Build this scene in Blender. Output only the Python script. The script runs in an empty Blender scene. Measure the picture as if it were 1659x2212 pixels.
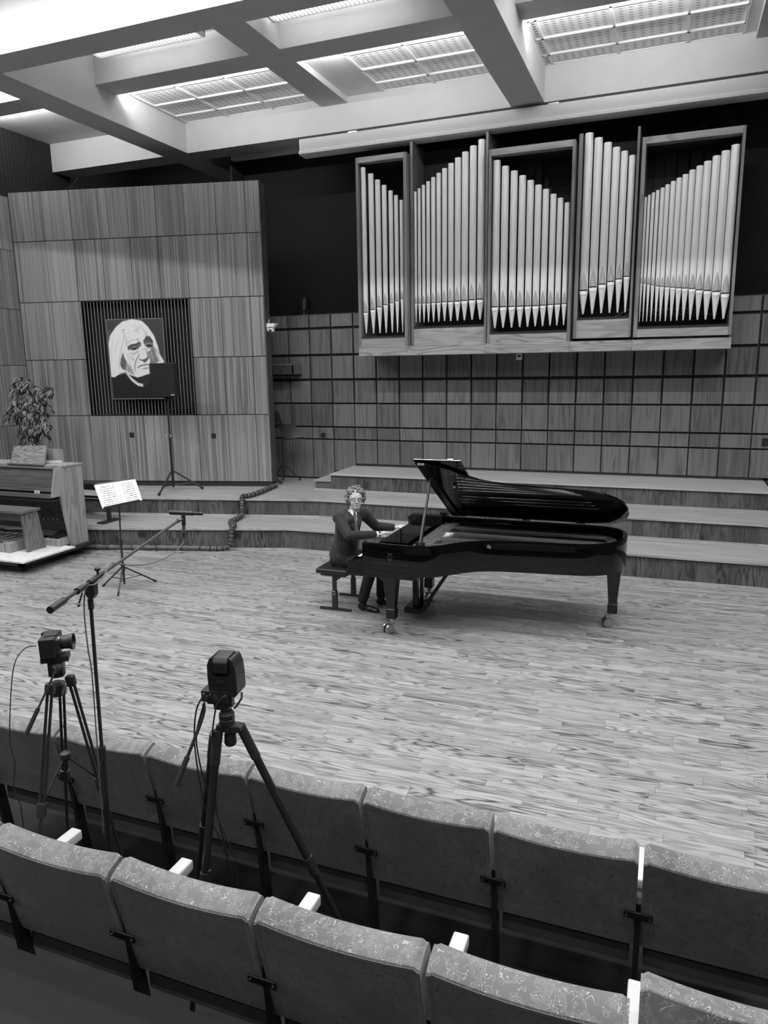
import bpy, bmesh, math, random
from mathutils import Vector, Matrix, Euler
import numpy as np
random.seed(7)
SC = bpy.context.scene
COL = SC.collection
V = Vector

# ------------------------------------------------------------------ camera
FPX, YAW, PIT, ROL = 1576.5, math.radians(-21.393), math.radians(11.327), math.radians(-.9124)
CAM = V((0, 0, 2.75))
_f = V((math.sin(YAW)*math.cos(PIT), math.cos(YAW)*math.cos(PIT), -math.sin(PIT)))
_r0 = V((math.cos(YAW), -math.sin(YAW), 0)); _u0 = _r0.cross(_f)
_r = _r0*math.cos(ROL) + _u0*math.sin(ROL)
_u = -_r0*math.sin(ROL) + _u0*math.cos(ROL)
cam = bpy.data.objects.new('camera', bpy.data.cameras.new('camera'))
COL.objects.link(cam)
cam.data.sensor_fit = 'VERTICAL'; cam.data.sensor_height = 36
cam.data.lens = FPX/2212*36
cam.data.clip_start = .05; cam.data.clip_end = 200
M = Matrix.Identity(4)
for i in range(3):
    M[i][0] = _r[i]; M[i][1] = _u[i]; M[i][2] = -_f[i]; M[i][3] = CAM[i]
cam.matrix_world = M
SC.camera = cam
# measuring helpers: where the line of sight through a photo pixel meets a real plane
def ray(x, y): return _f + _r*((x-829.5)/FPX) - _u*((y-1106)/FPX)
def atz(x, y, z): d = ray(x, y); return CAM + d*((z-CAM.z)/d.z)
def aty(x, y, Y): d = ray(x, y); return CAM + d*((Y-CAM.y)/d.y)
def atx(x, y, X): d = ray(x, y); return CAM + d*((X-CAM.x)/d.x)

# ------------------------------------------------------------------ world, view, lamps
w = bpy.data.worlds.new('world'); SC.world = w; w.use_nodes = True
w.node_tree.nodes['Background'].inputs[0].default_value = (1, 1, 1, 1)
w.node_tree.nodes['Background'].inputs[1].default_value = .05
SC.view_settings.view_transform = 'Standard'; SC.view_settings.look = 'None'
SC.view_settings.exposure = 0.06; SC.view_settings.gamma = 1
SC.view_settings.use_curve_mapping = False
def area(name, loc, size, power, rot=(0, 0, 0), spread=180):
    l = bpy.data.lights.new(name, 'AREA'); l.shape = 'RECTANGLE'
    l.size, l.size_y = size; l.energy = power; l.spread = math.radians(spread)
    o = bpy.data.objects.new(name, l); o.location = loc; o.rotation_euler = rot; COL.objects.link(o); return o
# fluorescent rows in the coffers, plus unseen hall rows added behind; the rows over the front of the stage are the strong ones
for xc in (-10.6, -7.1, -3.9, -0.6, 2.5):
    area('coffer_lamp', (xc, 6.45, 7.25), (2.2, .10), 120)
    area('coffer_lamp', (xc, 4.2, 7.25), (2.2, .10), 45)
    area('coffer_lamp', (xc, 2.0, 7.25), (2.2, .12), 112)
    area('coffer_lamp', (xc, -.2, 7.25), (2.2, .12), 42)  # this row and the next are unseen, added to light the seat backs
    area('coffer_lamp', (xc, -3.0, 7.25), (2.2, .12), 25)
for xc in (-10.6, -7.13, -4.25, -0.6, 2.5):
    if xc not in (-7.13, -4.25): area('coffer_lamp', (xc, 9.35, 7.226), (1.72, .12), 24)
    area('soffit_fill', (xc, 9.35, 7.29), (1.8, .10), 16, (math.pi, 0, 0))  # added upward fill that brightens the coffer soffits

# ------------------------------------------------------------------ materials
MATS = {}
def g(v): return (v, v, v, 1)
def newmat(name):
    m = bpy.data.materials.new(name); m.use_nodes = True; MATS[name] = m
    return m, m.node_tree.nodes, m.node_tree.links, m.node_tree.nodes['Principled BSDF']
def mat(name, v, rough=.5, metal=0, spec=.5, bump=0, bscale=200, coat=0, var=0, vscale=3, emit=0, sheen=0):
    if name in MATS: return MATS[name]
    m, N, L, b = newmat(name)
    b.inputs['Base Color'].default_value = g(v); b.inputs['Roughness'].default_value = rough
    b.inputs['Metallic'].default_value = metal; b.inputs['Specular IOR Level'].default_value = spec
    b.inputs['Coat Weight'].default_value = coat
    b.inputs['Sheen Weight'].default_value = sheen
    if emit:
        b.inputs['Emission Color'].default_value = g(1); b.inputs['Emission Strength'].default_value = emit
    tc = N.new('ShaderNodeNewGeometry')
    if bump:
        n = N.new('ShaderNodeTexNoise'); n.inputs['Scale'].default_value = bscale; n.inputs['Detail'].default_value = 3
        L.new(tc.outputs['Position'], n.inputs['Vector'])
        bp = N.new('ShaderNodeBump'); bp.inputs['Strength'].default_value = bump; bp.inputs['Distance'].default_value = .003
        L.new(n.outputs['Fac'], bp.inputs['Height']); L.new(bp.outputs['Normal'], b.inputs['Normal'])
    if var:
        n = N.new('ShaderNodeTexNoise'); n.inputs['Scale'].default_value = vscale; n.inputs['Detail'].default_value = 5
        L.new(tc.outputs['Position'], n.inputs['Vector'])
        mr = N.new('ShaderNodeMapRange'); mr.inputs[1].default_value = .3; mr.inputs[2].default_value = .7
        mr.inputs[3].default_value = v*(1-var); mr.inputs[4].default_value = v*(1+var)
        L.new(n.outputs['Fac'], mr.inputs[0]); L.new(mr.outputs[0], b.inputs['Base Color'])
    return m
def math_(N, L, op, a, b=None, c=None):
    n = N.new('ShaderNodeMath'); n.operation = op
    for i, s in enumerate((a, b, c)):
        if s is None: continue
        if isinstance(s, (int, float)): n.inputs[i].default_value = s
        else: L.new(s, n.inputs[i])
    return n.outputs[0]
def wood(name, lo, hi, axis='z', across=7, along=.7, rings=9, fibre=90, rough=.45, tonev=.25, ringamt=.5, fibamt=.35, coat=0, scratch=0):
    """grain runs along axis; every piece has its own figure and tone"""
    if name in MATS: return MATS[name]
    m, N, L, b = newmat(name)
    geo = N.new('ShaderNodeNewGeometry'); oi = N.new('ShaderNodeObjectInfo')
    at = N.new('ShaderNodeAttribute'); at.attribute_name = 'tone'
    seed = math_(N, L, 'FRACT', math_(N, L, 'ADD', math_(N, L, 'MULTIPLY', at.outputs['Fac'], 7.31), oi.outputs['Random']))
    def scaled(al, ac):
        mp = N.new('ShaderNodeMapping')
        mp.inputs['Scale'].default_value = tuple(al if 'xyz'[i] == axis else ac for i in range(3))
        L.new(geo.outputs['Position'], mp.inputs['Vector'])
        ad = N.new('ShaderNodeVectorMath'); ad.operation = 'ADD'
        cb = N.new('ShaderNodeCombineXYZ'); s2 = math_(N, L, 'MULTIPLY', seed, 91.0)
        for i in range(3): L.new(s2, cb.inputs[i])
        L.new(mp.outputs[0], ad.inputs[0]); L.new(cb.outputs[0], ad.inputs[1])
        return ad.outputs[0]
    n1 = N.new('ShaderNodeTexNoise'); n1.inputs['Scale'].default_value = 1; n1.inputs['Detail'].default_value = 1.5
    n1.inputs['Roughness'].default_value = .45
    L.new(scaled(along, across), n1.inputs['Vector'])
    r = math_(N, L, 'SINE', math_(N, L, 'MULTIPLY', n1.outputs['Fac'], rings*6.283))
    r = math_(N, L, 'POWER', math_(N, L, 'MULTIPLY_ADD', r, .5, .5), 2.8)
    n2 = N.new('ShaderNodeTexNoise'); n2.inputs['Scale'].default_value = 1; n2.inputs['Detail'].default_value = 4
    L.new(scaled(along*3.2, fibre), n2.inputs['Vector'])
    n3 = N.new('ShaderNodeTexNoise'); n3.inputs['Scale'].default_value = 1; n3.inputs['Detail'].default_value = 2
    L.new(scaled(along*.8, across*1.6), n3.inputs['Vector'])
    # the ring figure shows on some of the pieces, straight grain on others
    k = math_(N, L, 'FRACT', math_(N, L, 'MULTIPLY', seed, 13.7))
    amt = math_(N, L, 'MULTIPLY', math_(N, L, 'MULTIPLY_ADD', k, .8, .35), ringamt)
    f = math_(N, L, 'SUBTRACT', 1.0, math_(N, L, 'MULTIPLY', r, amt))
    fb = math_(N, L, 'MULTIPLY_ADD', n2.outputs['Fac'], fibamt*2, 1-fibamt)
    f = math_(N, L, 'MULTIPLY', f, fb)
    f = math_(N, L, 'MULTIPLY', f, math_(N, L, 'MULTIPLY_ADD', n3.outputs['Fac'], .6, .7))
    f = math_(N, L, 'MULTIPLY', f, math_(N, L, 'MULTIPLY_ADD', seed, tonev*2, 1-tonev))
    if scratch:
        n4 = N.new('ShaderNodeTexNoise'); n4.inputs['Scale'].default_value = 38; n4.inputs['Detail'].default_value = 3
        L.new(geo.outputs['Position'], n4.inputs['Vector'])
        s = math_(N, L, 'MULTIPLY', math_(N, L, 'GREATER_THAN', n4.outputs['Fac'], .665), scratch)
        f = math_(N, L, 'ADD', f, s)
    mr = N.new('ShaderNodeMapRange'); mr.inputs[1].default_value = .25; mr.inputs[2].default_value = 1.15
    mr.inputs[3].default_value = lo; mr.inputs[4].default_value = hi; mr.clamp = True
    L.new(f, mr.inputs[0]); L.new(mr.outputs[0], b.inputs['Base Color'])
    b.inputs['Roughness'].default_value = rough; b.inputs['Coat Weight'].default_value = coat
    b.inputs['Specular IOR Level'].default_value = .35
    return m
def fabric(name, v, line, scale=14):
    """upholstery plush with a wandering embossed line pattern"""
    if name in MATS: return MATS[name]
    m, N, L, b = newmat(name)
    geo = N.new('ShaderNodeNewGeometry')
    n = N.new('ShaderNodeTexNoise'); n.inputs['Scale'].default_value = scale; n.inputs['Detail'].default_value = 1
    n.inputs['Distortion'].default_value = 2.6
    L.new(geo.outputs['Position'], n.inputs['Vector'])
    s = math_(N, L, 'SINE', math_(N, L, 'MULTIPLY', n.outputs['Fac'], 85))
    n2 = N.new('ShaderNodeTexNoise'); n2.inputs['Scale'].default_value = scale*2.2
    L.new(geo.outputs['Position'], n2.inputs['Vector'])
    gate = math_(N, L, 'GREATER_THAN', n2.outputs['Fac'], .47)
    mask = math_(N, L, 'MULTIPLY', math_(N, L, 'GREATER_THAN', s, .8), gate)
    n3 = N.new('ShaderNodeTexNoise'); n3.inputs['Scale'].default_value = 5; n3.inputs['Detail'].default_value = 4
    L.new(geo.outputs['Position'], n3.inputs['Vector'])
    base = math_(N, L, 'MULTIPLY', math_(N, L, 'MULTIPLY_ADD', n3.outputs['Fac'], 1.2, .4), v)
    mx = N.new('ShaderNodeMix'); mx.data_type = 'FLOAT'
    L.new(mask, mx.inputs[0]); L.new(base, mx.inputs[2]); mx.inputs[3].default_value = line
    L.new(mx.outputs[0], b.inputs['Base Color'])
    b.inputs['Roughness'].default_value = .8; b.inputs['Sheen Weight'].default_value = .35; b.inputs['Sheen Roughness'].default_value = .4
    bp = N.new('ShaderNodeBump'); bp.inputs['Strength'].default_value = .5; bp.inputs['Distance'].default_value = .003; bp.invert = True
    L.new(mask, bp.inputs['Height']); L.new(bp.outputs['Normal'], b.inputs['Normal'])
    return m
def weave(name, v, scale=60):
    m, N, L, b = newmat(name)
    geo = N.new('ShaderNodeNewGeometry')
    mp = N.new('ShaderNodeMapping'); mp.inputs['Scale'].default_value = (1, .2, 1.6); L.new(geo.outputs['Position'], mp.inputs['Vector'])
    n = N.new('ShaderNodeTexVoronoi'); n.inputs['Scale'].default_value = scale; n.inputs['Randomness'].default_value = .3
    L.new(mp.outputs[0], n.inputs['Vector'])
    mr = N.new('ShaderNodeMapRange'); mr.inputs[2].default_value = .7; mr.inputs[3].default_value = v*1.7; mr.inputs[4].default_value = v*.5
    L.new(n.outputs['Distance'], mr.inputs[0]); L.new(mr.outputs[0], b.inputs['Base Color'])
    b.inputs['Roughness'].default_value = .9; b.inputs['Specular IOR Level'].default_value = .2
    return m

W_FLOOR = wood('oak_floor', .05, .37, 'x', across=11, along=1.5, rings=9, fibre=150, rough=.34, tonev=.14, ringamt=.62, fibamt=.32)
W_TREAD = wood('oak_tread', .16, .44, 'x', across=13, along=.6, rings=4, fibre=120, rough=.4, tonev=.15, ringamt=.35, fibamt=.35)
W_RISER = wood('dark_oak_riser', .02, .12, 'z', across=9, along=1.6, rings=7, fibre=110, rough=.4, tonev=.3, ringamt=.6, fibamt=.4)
W_WALL = wood('teak_panel', .045, .31, 'z', across=17, along=.22, rings=2.6, fibre=85, rough=.42, tonev=.10, ringamt=.42, fibamt=.5, scratch=.1)
W_TILE = wood('oak_wall_panel', .03, .20, 'z', across=7, along=.6, rings=5, fibre=90, rough=.42, tonev=.22, ringamt=.3, fibamt=.45, scratch=.1)
W_ORG = wood('organ_case_wood', .10, .40, 'x', across=6, along=.8, rings=7, fibre=60, rough=.45, tonev=.1, ringamt=.4, fibamt=.35)
W_ORGV = wood('organ_post_wood', .07, .26, 'z', across=8, along=.6, rings=5, fibre=80, rough=.45, tonev=.1, ringamt=.3, fibamt=.35)
W_CON = wood('console_veneer', .12, .34, 'z', across=5, along=.7, rings=6, fibre=80, rough=.45, tonev=.1, ringamt=.35, fibamt=.35)
W_CONX = wood('console_dark_veneer', .04, .14, 'x', across=8, along=.9, rings=6, fibre=80, rough=.45, tonev=.1, ringamt=.4)
W_BENCH = wood('bench_oak', .05, .22, 'z', across=9, along=1.4, rings=9, fibre=90, rough=.5, tonev=.1, ringamt=.7)
W_DESK = wood('desk_figured_wood', .06, .22, 'x', across=7, along=1.5, rings=9, fibre=80, rough=.4, tonev=.1, ringamt=.55)
W_ARM = wood('pale_beech', .36, .56, 'y', across=12, along=1, rings=4, fibre=90, rough=.45, tonev=.06, ringamt=.15, fibamt=.2)
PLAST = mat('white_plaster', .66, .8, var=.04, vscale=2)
PLAST_SHADE = mat('shaded_beam_soffit', .45, .85, var=.04, vscale=2)  # same white plaster, darkened so the soffit shade is in the colour
TILE = mat('white_metal_tile', .82, .5)
SLOT = mat('grey_slot', .22, .8)
DARKF = weave('black_acoustic_cloth', .034)
BACK = mat('dark_backing', .02, .8)
BACKL = mat('brown_backing', .06, .7)
BLACK = mat('black_paint', .012, .45)
BLACKP = mat('black_plastic', .022, .38, bump=.15, bscale=900)
RUBB = mat('black_rubber', .01, .7)
PIANO = mat('black_piano_lacquer', .002, .05, spec=.4)
PIANO2 = mat('black_satin_lacquer', .006, .25)
CHROME = mat('chrome', .75, .12, metal=1)
BRASS = mat('polished_brass', .5, .3, metal=1)
PLATE = mat('cast_iron_plate', .22, .38, metal=.6)
SOUNDB = wood('soundboard_spruce', .06, .16, 'x', across=20, along=.6, rings=4, rough=.4)
PIPE = mat('polished_pipe_tin', .92, .3, metal=.2)
PIPEL = mat('pipe_lip_tin', .95, .35, metal=.0)
PIPEU = mat('pipe_upper_lip_tin', .42, .5, metal=.3)
CARPET = mat('dark_carpet', .012, .95, bump=.3, bscale=400)
FAB_SHADE = fabric('plush_upholstery_shaded', .17, .06, 13)  # shaded copy of the seat plush, for the rear panels
FAB_LIT = fabric('plush_upholstery_lit', .14, .36, 13)  # lit copy of the same plush, light from above put into the colour
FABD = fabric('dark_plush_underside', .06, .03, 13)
WHITE = mat('white_enamel', .8, .4)
PAPER = mat('paper', .66, .8)
INK = mat('print_grey', .3, .8)
ALU = mat('brushed_aluminium', .5, .3, metal=1)
SKIN = mat('skin', .50, .5, var=.06, vscale=30)
SUIT = mat('dark_suit_cloth', .013, .8, bump=.6, bscale=14, sheen=.1)
TROU = mat('dark_trouser_cloth', .008, .8)
SHIRT = mat('white_shirt_cloth', .75, .8)
TIE = mat('patterned_tie_cloth', .09, .7, var=.9, vscale=160)
HAIR = mat('greying_hair', .17, .7, var=.5, vscale=60, bump=1, bscale=90)
LENS = mat('lens_glass', .01, .05, coat=1)

# ------------------------------------------------------------------ mesh building
def frame_of(d):
    d = d.normalized(); a = V((0, 0, 1)) if abs(d.z) < .9 else V((1, 0, 0))
    x = d.cross(a).normalized(); return x, d.cross(x).normalized()
class MB:
    def __init__(s): s.v = []; s.f = []; s.t = []
    def add(s, vs, fs, tone=0.0):
        o = len(s.v); s.v += [V(p) for p in vs]; s.f += [tuple(i+o for i in f) for f in fs]; s.t += [tone]*len(fs); return s
    def box(s, a, b, tone=0.0):
        x0, y0, z0 = (min(a[i], b[i]) for i in range(3)); x1, y1, z1 = (max(a[i], b[i]) for i in range(3))
        return s.add([(x0,y0,z0),(x1,y0,z0),(x1,y1,z0),(x0,y1,z0),(x0,y0,z1),(x1,y0,z1),(x1,y1,z1),(x0,y1,z1)],
              [(0,3,2,1),(4,5,6,7),(0,1,5,4),(1,2,6,5),(2,3,7,6),(3,0,4,7)], tone)
    def obox(s, c, size, ax=(1,0,0), up=(0,0,1), tone=0.0):
        X = V(ax).normalized(); Z = V(up); Z = (Z - X*Z.dot(X)).normalized(); Y = Z.cross(X); c = V(c)
        h = [q/2 for q in size]; vs = []
        for dz in (-1, 1):
            for dx, dy in ((-1,-1),(1,-1),(1,1),(-1,1)): vs.append(c + X*dx*h[0] + Y*dy*h[1] + Z*dz*h[2])
        return s.add(vs, [(0,3,2,1),(4,5,6,7),(0,1,5,4),(1,2,6,5),(2,3,7,6),(3,0,4,7)], tone)
    def tube(s, p0, p1, r0, r1=None, n=10, cap=True):
        r1 = r0 if r1 is None else r1; p0, p1 = V(p0), V(p1); x, y = frame_of(p1-p0); vs = []
        for p, r in ((p0, r0), (p1, r1)):
            for i in range(n): a = 2*math.pi*i/n; vs.append(p + x*math.cos(a)*r + y*math.sin(a)*r)
        fs = [(i, (i+1) % n, n+(i+1) % n, n+i) for i in range(n)]
        if cap: fs += [tuple(range(n))[::-1], tuple(range(n, 2*n))]
        return s.add(vs, fs)
    def path(s, pts, r, n=8):
        pts = [V(p) for p in pts]; rs = r if isinstance(r, (list, tuple)) else [r]*len(pts); vs = []; x = None
        for i, p in enumerate(pts):
            d = (pts[min(i+1, len(pts)-1)] - pts[max(i-1, 0)]).normalized()
            if x is None: x, y = frame_of(d)
            else: x = (x - d*x.dot(d)).normalized(); y = d.cross(x)
            for k in range(n): a = 2*math.pi*k/n; vs.append(p + x*math.cos(a)*rs[i] + y*math.sin(a)*rs[i])
        fs = []
        for i in range(len(pts)-1):
            for k in range(n): fs.append((i*n+k, i*n+(k+1) % n, (i+1)*n+(k+1) % n, (i+1)*n+k))
        fs += [tuple(range(n))[::-1], tuple(range((len(pts)-1)*n, len(pts)*n))]
        return s.add(vs, fs)
    def lathe(s, prof, c=(0,0,0), axis=(0,0,1), n=20):
        """prof: list of (radius, height along axis)"""
        c = V(c); d = V(axis).normalized(); x, y = frame_of(d); vs = []
        for r, h in prof:
            for k in range(n): a = 2*math.pi*k/n; vs.append(c + d*h + x*math.cos(a)*r + y*math.sin(a)*r)
        fs = []
        for i in range(len(prof)-1):
            for k in range(n): fs.append((i*n+k, i*n+(k+1) % n, (i+1)*n+(k+1) % n, (i+1)*n+k))
        fs += [tuple(range(n))[::-1], tuple(range((len(prof)-1)*n, len(prof)*n))]
        return s.add(vs, fs)
    def prism(s, poly, off, tone=0.0):
        """poly: list of 3-D points, off: extrusion vector"""
        n = len(poly); off = V(off); vs = [V(p) for p in poly] + [V(p)+off for p in poly]
        fs = [tuple(range(n)), tuple(range(n, 2*n))[::-1]] + [(i, n+i, n+(i+1) % n, (i+1) % n) for i in range(n)]
        return s.add(vs, fs, tone)
    def ball(s, c, r, n=12, m=8, rot=None):
        c = V(c); r = (r, r, r) if isinstance(r, (int, float)) else r; vs = []
        for j in range(1, m):
            t = math.pi*j/m
            for i in range(n):
                a = 2*math.pi*i/n; p = V((r[0]*math.sin(t)*math.cos(a), r[1]*math.sin(t)*math.sin(a), r[2]*math.cos(t)))
                vs.append(c + (rot @ p if rot else p))
        top = V((0, 0, r[2])); vs += [c + (rot @ top if rot else top), c - (rot @ top if rot else top)]
        fs = []
        for j in range(m-2):
            for i in range(n): fs.append((j*n+i, (j+1)*n+i, (j+1)*n+(i+1) % n, j*n+(i+1) % n))
        T = len(vs)-2
        for i in range(n): fs.append((T, i, (i+1) % n)); fs.append((T+1, (m-2)*n+(i+1) % n, (m-2)*n+i))
        return s.add(vs, fs)
    def limb(s, p0, p1, r0, r1, n=12):
        s.tube(p0, p1, r0, r1, n); s.ball(p0, r0, n); s.ball(p1, r1, n); return s
    def mesh(s, name, m, origin=(0,0,0), smooth=False, bevel=0, seg=2, remesh=0, smoothit=0, tones=False):
        o = V(origin); me = bpy.data.meshes.new(name)
        me.from_pydata([tuple(p-o) for p in s.v], [], s.f); me.update()
        bm = bmesh.new(); bm.from_mesh(me)
        if remesh == 0: bmesh.ops.recalc_face_normals(bm, faces=bm.faces)
        if bevel:
            bmesh.ops.bevel(bm, geom=[e for e in bm.edges if len(e.link_faces) == 2 and e.calc_face_angle(0) > .5], offset=bevel, segments=seg, profile=.6, affect='EDGES', clamp_overlap=True)
        bm.to_mesh(me); bm.free()
        if remesh:
            to = bpy.data.objects.new('tmp', me); COL.objects.link(to)
            md = to.modifiers.new('r', 'REMESH'); md.mode = 'VOXEL'; md.voxel_size = remesh
            if smoothit:
                md2 = to.modifiers.new('s', 'SMOOTH'); md2.factor = .5; md2.iterations = smoothit
            dg = bpy.context.evaluated_depsgraph_get(); me2 = bpy.data.meshes.new_from_object(to.evaluated_get(dg))
            bpy.data.objects.remove(to); me2.name = name; me = me2; smooth = True
        if tones:
            at = me.attributes.new('tone', 'FLOAT', 'FACE')
            at.data.foreach_set('value', s.t)
        me.materials.clear(); me.materials.append(m)
        if smooth:
            me.polygons.foreach_set('use_smooth', [True]*len(me.polygons))
            if not remesh: me.set_sharp_from_angle(angle=math.radians(38))
        return me
    def build(s, name, m, parent=None, **k):
        org = V((0,0,0))
        if parent is not None:
            q = parent
            while q is not None: org += q.location; q = q.parent
        me = s.mesh(name, m, origin=org, **k)
        return link(name, me, parent)
def link(name, me, parent=None, loc=(0,0,0), rot=(0,0,0)):
    ob = bpy.data.objects.new(name, me); COL.objects.link(ob); ob.parent = parent
    ob.location = loc; ob.rotation_euler = rot; return ob
def tag(o, label=None, cat=None, group=None, kind=None):
    if label: o['label'] = label
    if cat: o['category'] = cat
    if group: o['group'] = group
    if kind: o['kind'] = kind
    return o
def thing(name, loc, label, cat, group=None):
    o = bpy.data.objects.new(name, None); COL.objects.link(o); o.location = loc; o.empty_display_size = .1
    return tag(o, label, cat, group)
def setting(name, label=None, loc=(0,0,0)):
    o = bpy.data.objects.new(name, None); COL.objects.link(o); o.location = loc; o['kind'] = 'structure'
    if label: o['label'] = label
    return o
def copy_tree(o, parent=None):
    c = o.copy(); COL.objects.link(c); c.parent = parent
    for ch in list(o.children): copy_tree(ch, c)
    return c

# ------------------------------------------------------------------ stage floor: oak strips, nearest 300 are parts
Z1, Z2, Z3 = .325, .61, .90          # heights of the three risers
WD = math.radians(13.536); WC, WS = math.cos(WD), math.sin(WD)
WB = V((-6.723, 11.564, 0))          # right bottom corner of the portrait wall
def onw(s_, z, off=0): return V((WB.x + s_*WC + off*WS, WB.y + s_*WS - off*WC, z))   # off = metres in front of it
floor = setting('floor', 'grey oak strip floor of the stage')
rest = MB(); planks = []
X0, X1, Y0, Y1 = -11.2, 4.2, 2.6, 9.9
yy = Y0; row = 0; PW = .072
while yy < Y1:
    x = X0 - random.random()*.6
    while x < X1:
        l = random.uniform(.42, .95)
        xa, xb = max(x, X0), min(x+l, X1)
        # behind the first riser nothing shows
        if xb - xa > .02 and not (yy > 9.72 or (yy > 8.9 and xb < -8.6)): planks.append((xa, xb, yy))
        x += l
    yy += PW
def shown(p):
    c = V(((p[0]+p[1])/2, p[2], 0)) - CAM; d = c.dot(_f)
    if d <= 0: return 0
    px, py = 829.5+FPX*c.dot(_r)/d, 1106-FPX*c.dot(_u)/d
    # the strips must clear the row of seats in front
    lim = 1560 + (px)*.21
    if px < 20 or px > 1640 or py > lim: return 0
    return (p[1]-p[0])/(d*d)
planks.sort(key=shown, reverse=True)
def plankmesh(mb, p, t, dz):
    x0, x1, y = p; q = .0008
    mb.box((x0+q, y+q, -.02), (x1-q, y+PW-q, dz), t)
for i, p in enumerate(planks):
    t = random.random()
    if i < 300:
        mb = MB(); plankmesh(mb, p, t, random.uniform(-.0004, 0)); mb.build('floor_strip', W_FLOOR, floor, tones=True)
    else: plankmesh(rest, p, t, random.uniform(-.0004, 0))
o = rest.build('floor_strips', W_FLOOR, floor, tones=True); o['kind'] = 'stuff'
MB().box((X0, Y0, -.1), (X1, 9.9, -.02)).build('subfloor', mat('subfloor', .06, .8), floor)

# ------------------------------------------------------------------ three choir risers
K1, K2 = V((-5.31, 9.65, 0)), V((-5.30, 10.60, 0))
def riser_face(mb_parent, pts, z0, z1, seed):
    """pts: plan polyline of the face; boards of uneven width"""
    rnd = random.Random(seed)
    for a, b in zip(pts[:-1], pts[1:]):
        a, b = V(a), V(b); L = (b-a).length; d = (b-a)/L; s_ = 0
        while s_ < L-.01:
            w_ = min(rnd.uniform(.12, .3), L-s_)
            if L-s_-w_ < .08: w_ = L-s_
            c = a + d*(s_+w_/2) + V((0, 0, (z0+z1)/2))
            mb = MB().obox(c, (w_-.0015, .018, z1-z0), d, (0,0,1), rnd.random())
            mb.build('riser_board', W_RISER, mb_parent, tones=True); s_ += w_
def offs(pts, dy): return [(p[0], p[1]+dy, 0) for p in pts]
def step(name, label, front, back, z0, z1, seed):
    root = setting(name, label)
    body = [V((p[0], p[1]+.02, z0)) for p in front] + [V((p[0], p[1], z0)) for p in back[::-1]]
    MB().prism(body, (0, 0, z1-z0-.03)).build('carcass', mat('dark_core', .03, .8), root)
    top = [V((p[0], p[1]-.035, z1-.028)) for p in front] + [V((p[0], p[1], z1-.028)) for p in back[::-1]]
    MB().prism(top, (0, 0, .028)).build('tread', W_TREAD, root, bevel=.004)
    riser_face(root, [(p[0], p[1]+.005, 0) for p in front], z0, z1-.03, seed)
    for a, b in zip(front[:-1], front[1:]):
        a, b = V((a[0], a[1]-.018, z0+.009)), V((b[0], b[1]-.018, z0+.009))
        MB().obox((a+b)/2, ((b-a).length, .022, .018), b-a).build('base_moulding', W_ARM if 0 else W_TREAD, root)
    return root
f1 = [(-11.2, 7.93), (-5.31, 9.66), (1.19, 9.66), (4.2, 8.98)]
f2 = [(-11.2, 9.28), (-5.30, 10.61), (1.20, 10.62), (4.2, 9.96)]
step('floor_step_lower', 'lowest wooden choir riser along the back of the stage', f1, offs([(-11.2, 13.4), (4.2, 13.4)], 0), 0, Z1, 1)
step('floor_step_middle', 'middle wooden choir riser', f2, offs([(-11.2, 13.4), (4.2, 13.4)], 0), Z1, Z2, 2)
top = setting('floor_step_upper', 'upper wooden choir riser below the organ')
f3 = [(-5.80, 11.56), (-.46, 11.52), (1.40, 11.56)]
bd = [V((-5.50, 11.58, Z2)), V((1.38, 11.58, Z2)), V((1.40, 12.62, Z2)), V((-5.45, 12.62, Z2))]
MB().prism(bd, (0,0,Z3-Z2-.03)).build('carcass', mat('dark_core', .03, .8), top)
MB().prism([V((-5.53, 11.51, Z3-.028)), V((1.42, 11.51, Z3-.028)), V((1.42, 12.64, Z3-.028)), V((-5.55, 12.64, Z3-.028))], (0,0,.028)).build('tread', W_TREAD, top, bevel=.004)
riser_face(top, [(-5.52, 11.555, 0), (1.40, 11.555, 0)], Z2, Z3-.03, 5)
MB().obox((-2.2, 11.53, Z2+.009), (7.3, .022, .018), (1,0,0)).build('base_moulding', W_TREAD, top)
# the low half step at its left end
MB().box((-5.85, 11.60, Z2), (-5.53, 12.62, .745)).build('half_step_block', W_RISER, top)
MB().box((-5.87, 11.57, .745), (-5.52, 12.62, .772)).build('half_step_tread', W_TREAD, top, bevel=.003)
# raised shelf at the far right, and the back platform wedge
MB().box((1.45, 11.2, Z2), (4.2, 12.62, Z3+.0)).build('side_block', W_RISER, top)

# ------------------------------------------------------------------ back wall with the grid of panels
wb = setting('wall_back', 'back wall of square wooden panels below black cloth')
YW = 12.65
MB().box((-7.9, YW+.055, .3), (4.2, YW+.12, 3.72)).build('wall_backing', BACKL, wb)
MB().box((-7.9, 13.05, 3.5), (4.6, 13.15, 7.6)).build('upper_cloth', DARKF, wb)
MB().box((-7.9, YW+.056, 3.66), (4.2, 13.06, 3.70)).build('ledge', W_TILE, wb)
rowz = [(.935, 1.373), (1.398, 1.607), (1.636, 2.052), (2.08, 2.486), (2.532, 2.942), (2.988, 3.432), (3.478, 3.70)]
colx = [-6.86 + .4479*k for k in range(-2, 25)]
pm = {}
for r_, (za, zb) in enumerate(rowz):
    gp = .018 if r_ < 3 else .03
    for ci in range(len(colx)-1):
        xa, xb = colx[ci]+gp/2, colx[ci+1]-gp/2
        if xa > 4.0: continue
        z0 = za
        if r_ == 0 and xb < -5.5: z0 = Z2+.03 if xb < -5.9 else .79
        key = (r_, round(z0, 2))
        if key not in pm:
            pm[key] = MB().box((-.224+gp/2, 0, z0), (.224-gp/2, .05, zb)).mesh('panel', W_TILE, bevel=.004, seg=1)
        lo = link('panel', pm[key], wb, ((xa+xb)/2, YW, 0))
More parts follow.
